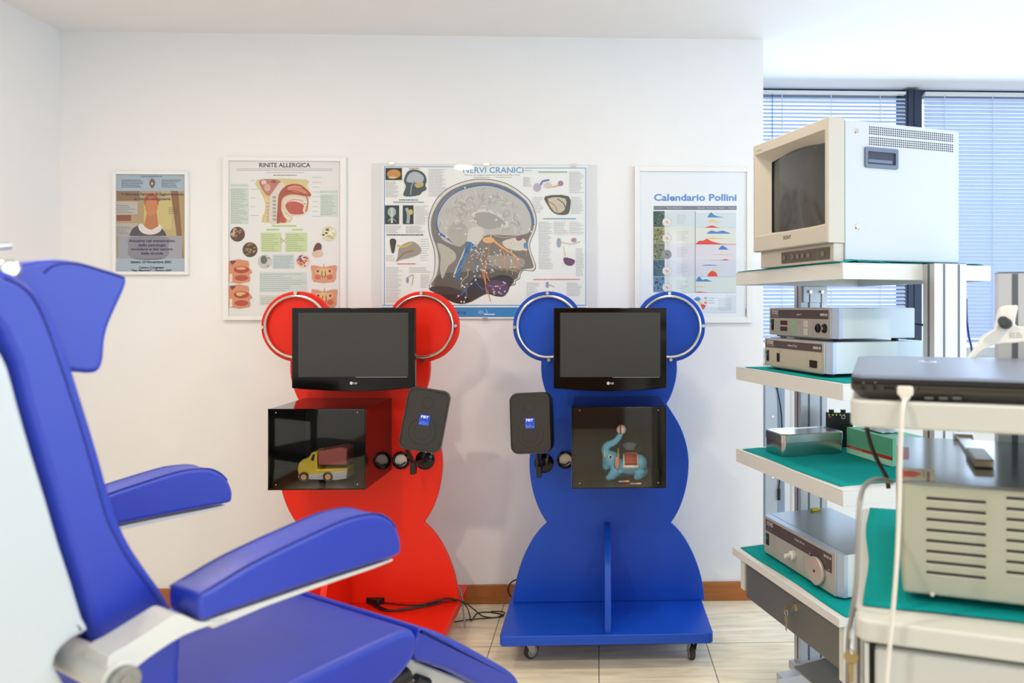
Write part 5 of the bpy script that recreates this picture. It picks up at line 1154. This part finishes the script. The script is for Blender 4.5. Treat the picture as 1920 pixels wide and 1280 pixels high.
for i in range(5): A.rect((232, 226, 60), 4+i*13, 4, 9+i*13, 9)
A.disc((206, 54, 46), 9, 14, 5, 3.5); A.ring((230, 230, 230), 56, 14, 6, 1.6); A.build('marks', t)
# --- panel and post standing behind the cart in the window recess
q0 = at(1435, HY, 3.95); q1 = at(1473, HY, 3.95); FP = Fr(q0.x, q0.y, 0)
t = thing('metal_cabinet', 'narrow grey metal cabinet in the window recess, seen between the cart shelves', 'cabinet', FP)
MB().box(0.0, 0.065, 0.0, 0.2, 0, 1.05).build('corner_column', mat('cab_light', (188, 196, 206), 0.35, 0.3), t, bevel=0.003)
MB().box(0.066, q1.x-q0.x, 0.01, 0.2, 0, 1.04).build('door_panel', mat('cab_blue', (150, 164, 186), 0.4, 0.3), t, bevel=0.003)
for z in (0.80, 0.48): MB().cyl((0.04, -0.004, z), (0.04, 0, z), 0.006, 12).build('screw', M['chrome'], t)
MB().tube([(0.05, -0.006, 1.0), (0.085, -0.008, 0.8), (0.08, -0.008, 0.55), (0.07, -0.008, 0.42)], 0.004, 8).cyl((0.07, -0.009, 0.42), (0.07, -0.009, 0.36), 0.008, 12).build('hanging_lead', M['black'], t)
q2 = at(1489, HY, 3.8); o = MB().cyl((0, 0, 0), (0, 0, 1.06), 0.021, 24).lathe([(0.0, 0), (0.03, 0), (0.03, 0.012), (0.022, 0.02), (0.0, 0.02)]).build('white_pole', M['white'], None); o.location = (q2.x, q2.y, 0); tag(o, 'white round pole beside the narrow grey cabinet behind the cart', 'pole')
# --- foot pedal on the lower cart shelf
hp_ = C1.xy(1488, 1250, 0.235); pp = C1.w((hp_[0]+0.01, hp_[1]-0.2, 0.1005)); t = thing('foot_pedal', 'grey metal foot pedal stored low under the grey drawer', 'pedal', loc=pp, rot=(0, 0, C1.rot))
MB().rbox(0, 0.2, 0.0, 0.2, 0, 0.045, 0.03).build('pedal_base', mat('pedal_cream', (182, 180, 160), 0.5), t, bevel=0.006)
MB().rbox(0.03, 0.11, 0.02, 0.12, 0.045, 0.062, 0.02).build('pedal_block', M['pot'], t, bevel=0.004)
MB().prism([(-0.01, 0.130), (0.17, 0.148), (0.17, 0.153), (-0.01, 0.135)], 'y', 0.05, 0.2).build('pedal_plate', mat('pedal_plate_grey', (160, 160, 160), 0.4, 0.5), t, bevel=0.001)
for x, y in ((0.03, 0.09), (0.12, 0.09), (0.12, 0.17)): MB().cyl((x, y, 0.044), (x, y, 0.134), 0.008, 14).build('pedal_stem', M['steel'], t)

# ------------------------------------------------------------------ second cart, right foreground
Z2 = 0.95; e0 = at(1603, HY, Z2); R2 = math.radians(-18.6)-YAW; C2 = Fr(e0.x, e0.y, R2)
zl = zc(1160, Z2); dl = 0.56; WL = 0.62
T2 = thing('equipment_cart', 'white equipment cart in the right foreground, half cut by the picture edge', 'cart', C2)
MB().rbox(0, WL, 0, dl, zl-0.028, zl, 0.02).build('worktop', M['cartw'], T2, bevel=0.004, seg=3)
zu = zc(750, Z2); xs = C2.hit(1594, 750, 'y', 0).x
MB().rbox(xs, WL, 0, 0.5, zu-0.034, zu, 0.02).build('upper_shelf', M['cartw'], T2, bevel=0.003)
cx_ = C2.hit(1640, 1230, 'y', 0.012).x; x1_ = C2.hit(1628, 1230, 'y', 0.012).x
MB().box(cx_, WL-0.02, 0.008, 0.03, 0.62, zl-0.036).build('drawer_front', mat('cart_front', (198, 200, 196), 0.4), T2, bevel=0.006, seg=3)
MB().box(x1_, WL-0.01, 0.032, dl-0.02, 0.5, zl-0.0285).build('carcass', mat('carcass_dark', (60, 60, 58), 0.5), T2)
MB().box(x1_-0.004, x1_+0.001, 0.006, dl-0.02, 0.5, zl-0.032).build('side_panel', M['cartw'], T2, bevel=0.001)
xpa = C2.hit(1601, 1240, 'y', 0.03).x
b = MB(); b.use(M['alu']).box(xpa, x1_-0.006, 0.03, 0.11, 0.1, zl-0.029); b.use(M['groove']).box((xpa+x1_-0.006)/2-0.002, (xpa+x1_-0.006)/2+0.002, 0.0295, 0.03, 0.1, zl-0.03); b.build('post', None, T2, smooth=0)
yq = 0.505; xr = C2.hit(1872, 600, 'y', yq).x; zq = C2.hit(1900, 512, 'y', yq).z; b = MB()
b.use(M['alu']).box(xr, xr+0.09, yq, yq+0.045, zl, zq); b.use(M['groove']).box(xr+0.022, xr+0.032, yq-0.0005, yq, zl, zq-0.001).box(xr+0.066, xr+0.076, yq-0.0005, yq, zl, zq-0.001)
b.use(M['black']).box(xr, xr+0.09, yq, yq+0.045, zq, zq+0.002); b.build('post', None, T2, smooth=0)
MB().box(0.02, WL-0.02, 0.03, dl, 0.1, 0.14).build('base_frame', M['alu'], T2)
for x in (0.05, WL-0.05):
    for y in (0.06, dl-0.04):
        w = MB().cyl((x, y, 0.08), (x, y, 0.1), 0.012, 14).box(x-0.018, x-0.015, y-0.02, y+0.02, 0.035, 0.09).box(x+0.015, x+0.018, y-0.02, y+0.02, 0.035, 0.09).build('castor', M['steel'], T2)
        MB().cyl((x-0.012, y, 0.042), (x+0.012, y, 0.042), 0.042, 24).build('castor_wheel', M['rubber'], w)
MB().box(x1_+0.01, WL-0.03, 0.04, dl-0.02, 0.14, 0.5).build('lower_cabinet', M['white'], T2, bevel=0.003)
yc0 = C2.hit(1650, 1150, 'z', zl); 
cloth(C2, 'green_cloth', 'folded green cloth under the vented box in the right foreground', C2.hit(1622, 1135, 'z', zl).x, WL-0.01, C2.hit(1622, 1135, 'z', zl).y, min(C2.hit(1646, 948, 'z', zl).y, dl-0.01), zl-0.0004, ((0.1, 0.06, 0.04, 0.002),), seed=6)
# keys hanging on the cart side
kk = C2.hit(1595, 1238, 'y', 0.0); kp = C2.w((kk.x, 0.01, kk.z)); t = thing('hanging_key', 'worn brass key hanging on a ring from the cart edge, right foreground', 'key', loc=kp, rot=(0, 0, R2))
KW = mat('worn_brass', (160, 140, 98), 0.45, 0.5)
b = MB(); P = [(0.0092*math.cos(a), 0.0092*math.sin(a)) for a in [2*PI*i/24 for i in range(24)]]; Ph = [(0.0028*math.cos(a), 0.0055+0.0024*math.sin(a)) for a in [2*PI*i/24 for i in range(24)]]
b._hull([[(x, 0, z) for x, z in P], [(x, 0, z) for x, z in Ph], [(x, 0.0014, z) for x, z in Ph], [(x, 0.0014, z) for x, z in P]], cap=False, close=True)
b.prism([(-0.0035, -0.008), (0.0035, -0.008), (0.0035, -0.032), (-0.001, -0.034), (-0.003, -0.028), (-0.002, -0.024), (-0.004, -0.02), (-0.0028, -0.016)], 'y', 0, 0.0014).build('blade', KW, t)
MB().torus((0, 0.0007, 0.0138), 0.0082, 0.0006, 'x', 24, 6).build('key_ring', M['chrome'], t)
MB().tube([(0, 0.0007, 0.022), (-0.001, 0.001, 0.03), (0.002, 0.002, 0.038)], 0.0014, 6).build('hook', M['steel'], t)

# --- laptop
p = C2.w((xs+0.0, 0.006, 0)); FL = Fr(p.x, p.y, R2, zu+0.0005)
hL = FL.hit(1620, 703, 'y', 0).z; dL = min(FL.hit(1625, 664, 'z', hL).y, 0.41); wL = 0.42; k0 = hL*0.62
t = thing('laptop', 'closed dark laptop with metallic grey lid on the right foreground cart', 'laptop', FL)
def lp(ins, z): return [(x, y, z) for x, y in [(ins+0.012, ins), (wL-ins, ins), (wL-ins, dL-ins), (ins+0.02, dL-ins), (ins, dL-0.03-ins), (ins, ins+0.02)]]
MB()._hull([lp(0.012, 0), lp(0.001, 0.011), lp(0.0, 0.015), lp(0.0, k0)]).build('base', mat('laptop_side', (58, 54, 50), 0.42), t, smooth=30)
MB()._hull([lp(0.0015, k0+0.0012), lp(0.0005, k0+0.003), lp(0.001, hL-0.004)]).build('lid_edge', mat('lid_black', (26, 24, 26), 0.35), t, smooth=30)
MB()._hull([lp(0.001, hL-0.0038), lp(0.003, hL-0.0005), lp(0.006, hL)]).build('lid', mat('lid_metal', (140, 150, 172), 0.34, 0.8), t, smooth=30)
MB().box(0.004, wL-0.004, 0.003, dL-0.004, k0-0.001, k0+0.0015).build('gap', M['black'], t)
lg_ = FL.hit(1739, 678, 'z', hL)
b = MB(); b.lathe([(0.0, 0.0008), (0.012, 0.0008), (0.0135, 0.0002), (0.0135, 0.0), (0.0, 0.0)], (lg_.x, lg_.y, hL), 'z', 32).build('lid_badge', M['chrome'], t)
for px in (1619, 1641):
    q_ = FL.hit(px, 726, 'y', 0); MB().torus((q_.x, -0.0004, q_.z), 0.003, 0.0008, 'y', 18, 6).cyl((q_.x, -0.0004, q_.z), (q_.x, 0.0, q_.z), 0.0026, 14).build('audio_jack', M['black'], t)
    A = Art(lambda u, v, d: Vector((q_.x+u/1000, -0.0003-d, q_.z+0.006-v/1000))); A.disc((170, 166, 160), 0, 0, .8); A.build('jack_icon', t)
q_ = FL.hit(1667, 727, 'y', 0); MB().box(q_.x-0.0065, q_.x+0.0065, -0.0006, 0.0, q_.z-0.002, q_.z+0.002).build('usb_port', M['gloss'], t)
for px in (1741, 1768, 1793): q_ = FL.hit(px, 745, 'y', 0.008); MB().rbox(q_.x-0.005, q_.x+0.005, 0.0005, 0.008, q_.z-0.0015, q_.z+0.0015, 0.001, 'y').build('drive_button', mat('button_mid', (92, 96, 94), 0.4), t)
q_ = FL.hit(1722, 734, 'y', 0); MB().box(q_.x-0.0004, q_.x+0.0004, -0.0003, 0.0, 0.013, k0-0.001).box(q_.x, wL-0.02, -0.0003, 0, k0-0.004, k0-0.0035).build('drive_slot_line', M['gloss'], t)
# white cable with plug
q_ = FL.hit(1697, 732, 'y', -0.001); c = FL.w((q_.x, -0.001, q_.z)); t = thing('charging_cable', 'white cable plugged into the side of the laptop, hanging down', 'cable', loc=c, rot=(0, 0, R2))
MB().rbox(-0.0095, 0.0095, -0.006, 0, -0.006, 0.006, 0.003, 'y').prism([(-0.008, -0.004), (0.008, -0.004), (0.0035, -0.013), (-0.0035, -0.013)], 'y', -0.006, -0.0005).build('plug', mat('cable_white', (226, 222, 212), 0.4), t, bevel=0.0015)
L = [(0, -0.003, -0.01)]
I2 = C2.I
for px, py, y in ((1692, 768, -0.012), (1688, 850, -0.013), (1686, 950, -0.012), (1681, 1060, -0.012), (1673, 1160, -0.012), (1664, 1260, -0.013), (1660, 1330, -0.014), (1658, 1420, -0.015)):
    w = C2.w(C2.hit(px, py, 'y', y)); v = I2 @ (w-c); L.append(tuple(v))
MB().tube(L, 0.0028, 10, smooth=5).build('lead', mat('cable_white', (226, 222, 212), 0.4), t, smooth=70)
# --- vented box
g0 = at(1693, HY, 1.0); FV = Fr(g0.x, g0.y, R2, zl+0.0025)
gz1 = FV.hit(1684, 900, 'y', 0).z; gd = min(FV.hit(1675, 817, 'z', gz1).y, 0.37); gw = 0.34
t = thing('vented_box', 'grey-green metal equipment box with rows of cooling slots, right foreground', 'equipment box', FV)
gm = mat('box_grey_green', (178, 180, 160), 0.45, 0.1)
MB().box(0, gw, 0.0, gd, 0.012, gz1-0.003).build('housing', gm, t, bevel=0.004, seg=3)
MB().rbox(-0.001, gw+0.001, 0.0, gd, gz1-0.004, gz1, 0.004).build('top_plate', mat('top_plate_metal', (150, 156, 162), 0.16, 0.9), t, bevel=0.0008)
sl = mat('slot_dark', (40, 38, 32), 0.8); sh = mat('slot_lip', (190, 190, 172), 0.45, 0.1)
for cx0, cx1 in ((1737, 1836), (1887, 1990)):
    for r in range(8):
        y0_ = 936+r*19.8; a_ = FV.hit(cx0, y0_, 'y', 0)
        x1v = a_.x+0.0715
        o = MB().prism([(0.0, a_.z+0.0022), (-0.001, a_.z-0.0015), (-0.001, a_.z-0.0025), (0.0, a_.z-0.003)], 'x', a_.x, x1v).build('louvre', sh, t)
        MB().box(a_.x, x1v, -0.0006, 0.0, a_.z+0.0002, a_.z+0.0038).build('slot', sl, o)
for x in (0.04, gw-0.04):
    for y in (0.04, gd-0.04): MB().cyl((x, y, 0), (x, y, 0.012), 0.012, 14).build('foot', M['black'], t)
q_ = FV.hit(1748, 1113, 'y', 0); MB().cyl((q_.x, -0.0015, q_.z), (q_.x, 0, q_.z), 0.003, 12).build('screw', M['chrome'], t)
zk = FV.hit(1672, 1010, 'x', -0.004); MB().rbox(-0.016, -0.0005, max(zk.y, 0.05), max(zk.y, 0.05)+0.03, zk.z-0.013, zk.z+0.013, 0.005, 'x').build('side_knob', M['black'], t, bevel=0.002)
def tp_(u, v, d): h = FV.hit(u, v, 'z', gz1+0.0002); return Vector((h.x, h.y, gz1+0.0002+d))
A = Art(tp_)
for i in range(5): A.rect((214, 92, 92), 1690+i*3, 838, 1692.2+i*3, 861)
A.build('red_print', t); A = Art(tp_)
A.poly((206, 198, 170), [(1686, 876), (1750, 880), (1756, 902), (1688, 900)]); A.poly((206, 84, 64), [(1687, 876), (1694, 876), (1695, 882), (1714, 883), (1729, 888), (1715, 894), (1695, 894), (1695, 899), (1688, 899)]); A.rect((110, 100, 84), 1731, 882, 1732.6, 896); A.rect((110, 100, 84), 1738, 884, 1743, 902)
A.build('warning_sticker', t, 'red warning sticker on the top')
# metal tool on the box
a = FV.hit(1806, 824, 'z', gz1); b_ = FV.hit(1846, 878, 'z', gz1); c = FV.w((a.x, a.y, gz1)); dd = FV.R @ Vector((b_.x-a.x, b_.y-a.y, 0)); L_ = dd.length; an = math.atan2(dd.y, dd.x)
t = thing('metal_tool', 'flat polished metal tool lying on the vented box', 'tool', loc=(c.x, c.y, c.z+0.0004), rot=(0, 0, an))
MB().rbox(0.004, L_*0.62, -0.011, 0.011, 0.0, 0.006, 0.002).build('shaft', M['pot'], t, bevel=0.001)
MB().rbox(L_*0.6, L_, -0.0135, 0.0135, 0.0, 0.012, 0.004).build('handle_block', mat('tool_brass', (150, 138, 112), 0.35, 0.8), t, bevel=0.002)
MB().prism([(-0.01, 0), (0.006, 0), (0.006, 0.010), (-0.006, 0.012)], 'y', -0.016, 0.016).build('clip_head', M['chrome'], t, bevel=0.001)
# --- white curved holder behind the laptop
yh = 0.43; pts = [(1778, 700), (1800, 690), (1822, 664), (1834, 649), (1843, 632), (1859, 622), (1868, 617), (1870, 607), (1873, 590), (1877, 577), (1887, 573), (1907, 572), (1909, 575), (1904, 598), (1903, 608), (1909, 612), (1940, 614), (1980, 616), (1980, 641), (1930, 640), (1900, 643), (1879, 644), (1859, 648), (1842, 657), (1833, 664), (1815, 690), (1800, 712)]
hp = C2.w((0, yh, 0)); FH = Fr(hp.x, hp.y, R2); Q = [FH.xz(px, py, 0) for px, py in pts]; zmin = zu+0.0005
t = thing('instrument_holder', 'white curved plastic holder with black knob behind the laptop', 'holder', FH)
MB().prism([(x, max(z, zmin)) for x, z in Q], 'y', 0, 0.028).build('holder_arm', mat('holder_white', (238, 236, 226), 0.35), t, smooth=40, bevel=0.003, seg=3)
xe = Q[0][0]; MB().rbox(xe-0.02, xe+0.05, 0.0, 0.05, zmin, zmin+0.008, 0.01).build('holder_foot', M['white'], t, bevel=0.002)
q_ = FH.hit(1884, 606, 'y', 0); MB().cyl((q_.x, -0.016, q_.z), (q_.x, 0, q_.z), 0.0095, 20).cyl((q_.x-0.004, -0.018, q_.z+0.004), (q_.x-0.004, -0.006, q_.z+0.004), 0.0085, 20).build('knob', mat('knob_grey', (64, 66, 70), 0.5), t, bevel=0.001)
A = Art(lambda px, py, d: Vector((lambda h: (h[0], -0.0003-d, h[1]))(FH.xz(px, py, 0)))); A.lines((120, 118, 112), 1892, 623, 1904, 634, 3, 1.1, .2); A.lines((120, 118, 112), 1905, 623, 1918, 634, 3, 1.1, .4); A.build('label_print', t)
o = MB().tube([at(1812, 560, 2.4), at(1813, 600, 2.38), at(1817, 632, 2.34), at(1822, 656, 2.3), at(1822, 700, 2.3)], 0.0032, 8).build('thin_cable', mat('cable_blue', (34, 44, 130), 0.5), None, smooth=60); tag(o, 'thin dark blue cable hanging beside the near cart post', 'cable')
# --- black cable under the laptop shelf and grey hose
o = MB().tube([C2.w(C2.hit(px, py, 'y', y)) for px, py, y in ((1624, 790, 0.30), (1628, 815, 0.31), (1637, 845, 0.32), (1650, 872, 0.33), (1662, 894, 0.33), (1666, 915, 0.33))], 0.0038, 10).build('black_cable', M['black'], None, smooth=60); tag(o, 'black cable dropping from under the laptop shelf in front of the glove box', 'cable')
o = MB().tube([C2.w(C2.hit(px, py, 'y', y)) for px, py, y in ((1672, 903, 0.17), (1655, 899, 0.14), (1637, 900, 0.10), (1622, 910, 0.06), (1614, 930, 0.03), (1610, 970, 0.0), (1608, 1040, -0.006), (1605, 1100, 0.0), (1598, 1150, 0.05), (1590, 1200, 0.12), (1588, 1300, 0.14))], 0.0034, 12).build('grey_hose', mat('hose_grey', (150, 148, 144), 0.45), None, smooth=60); tag(o, 'grey hose arching from the vented box down the cart corner', 'hose')
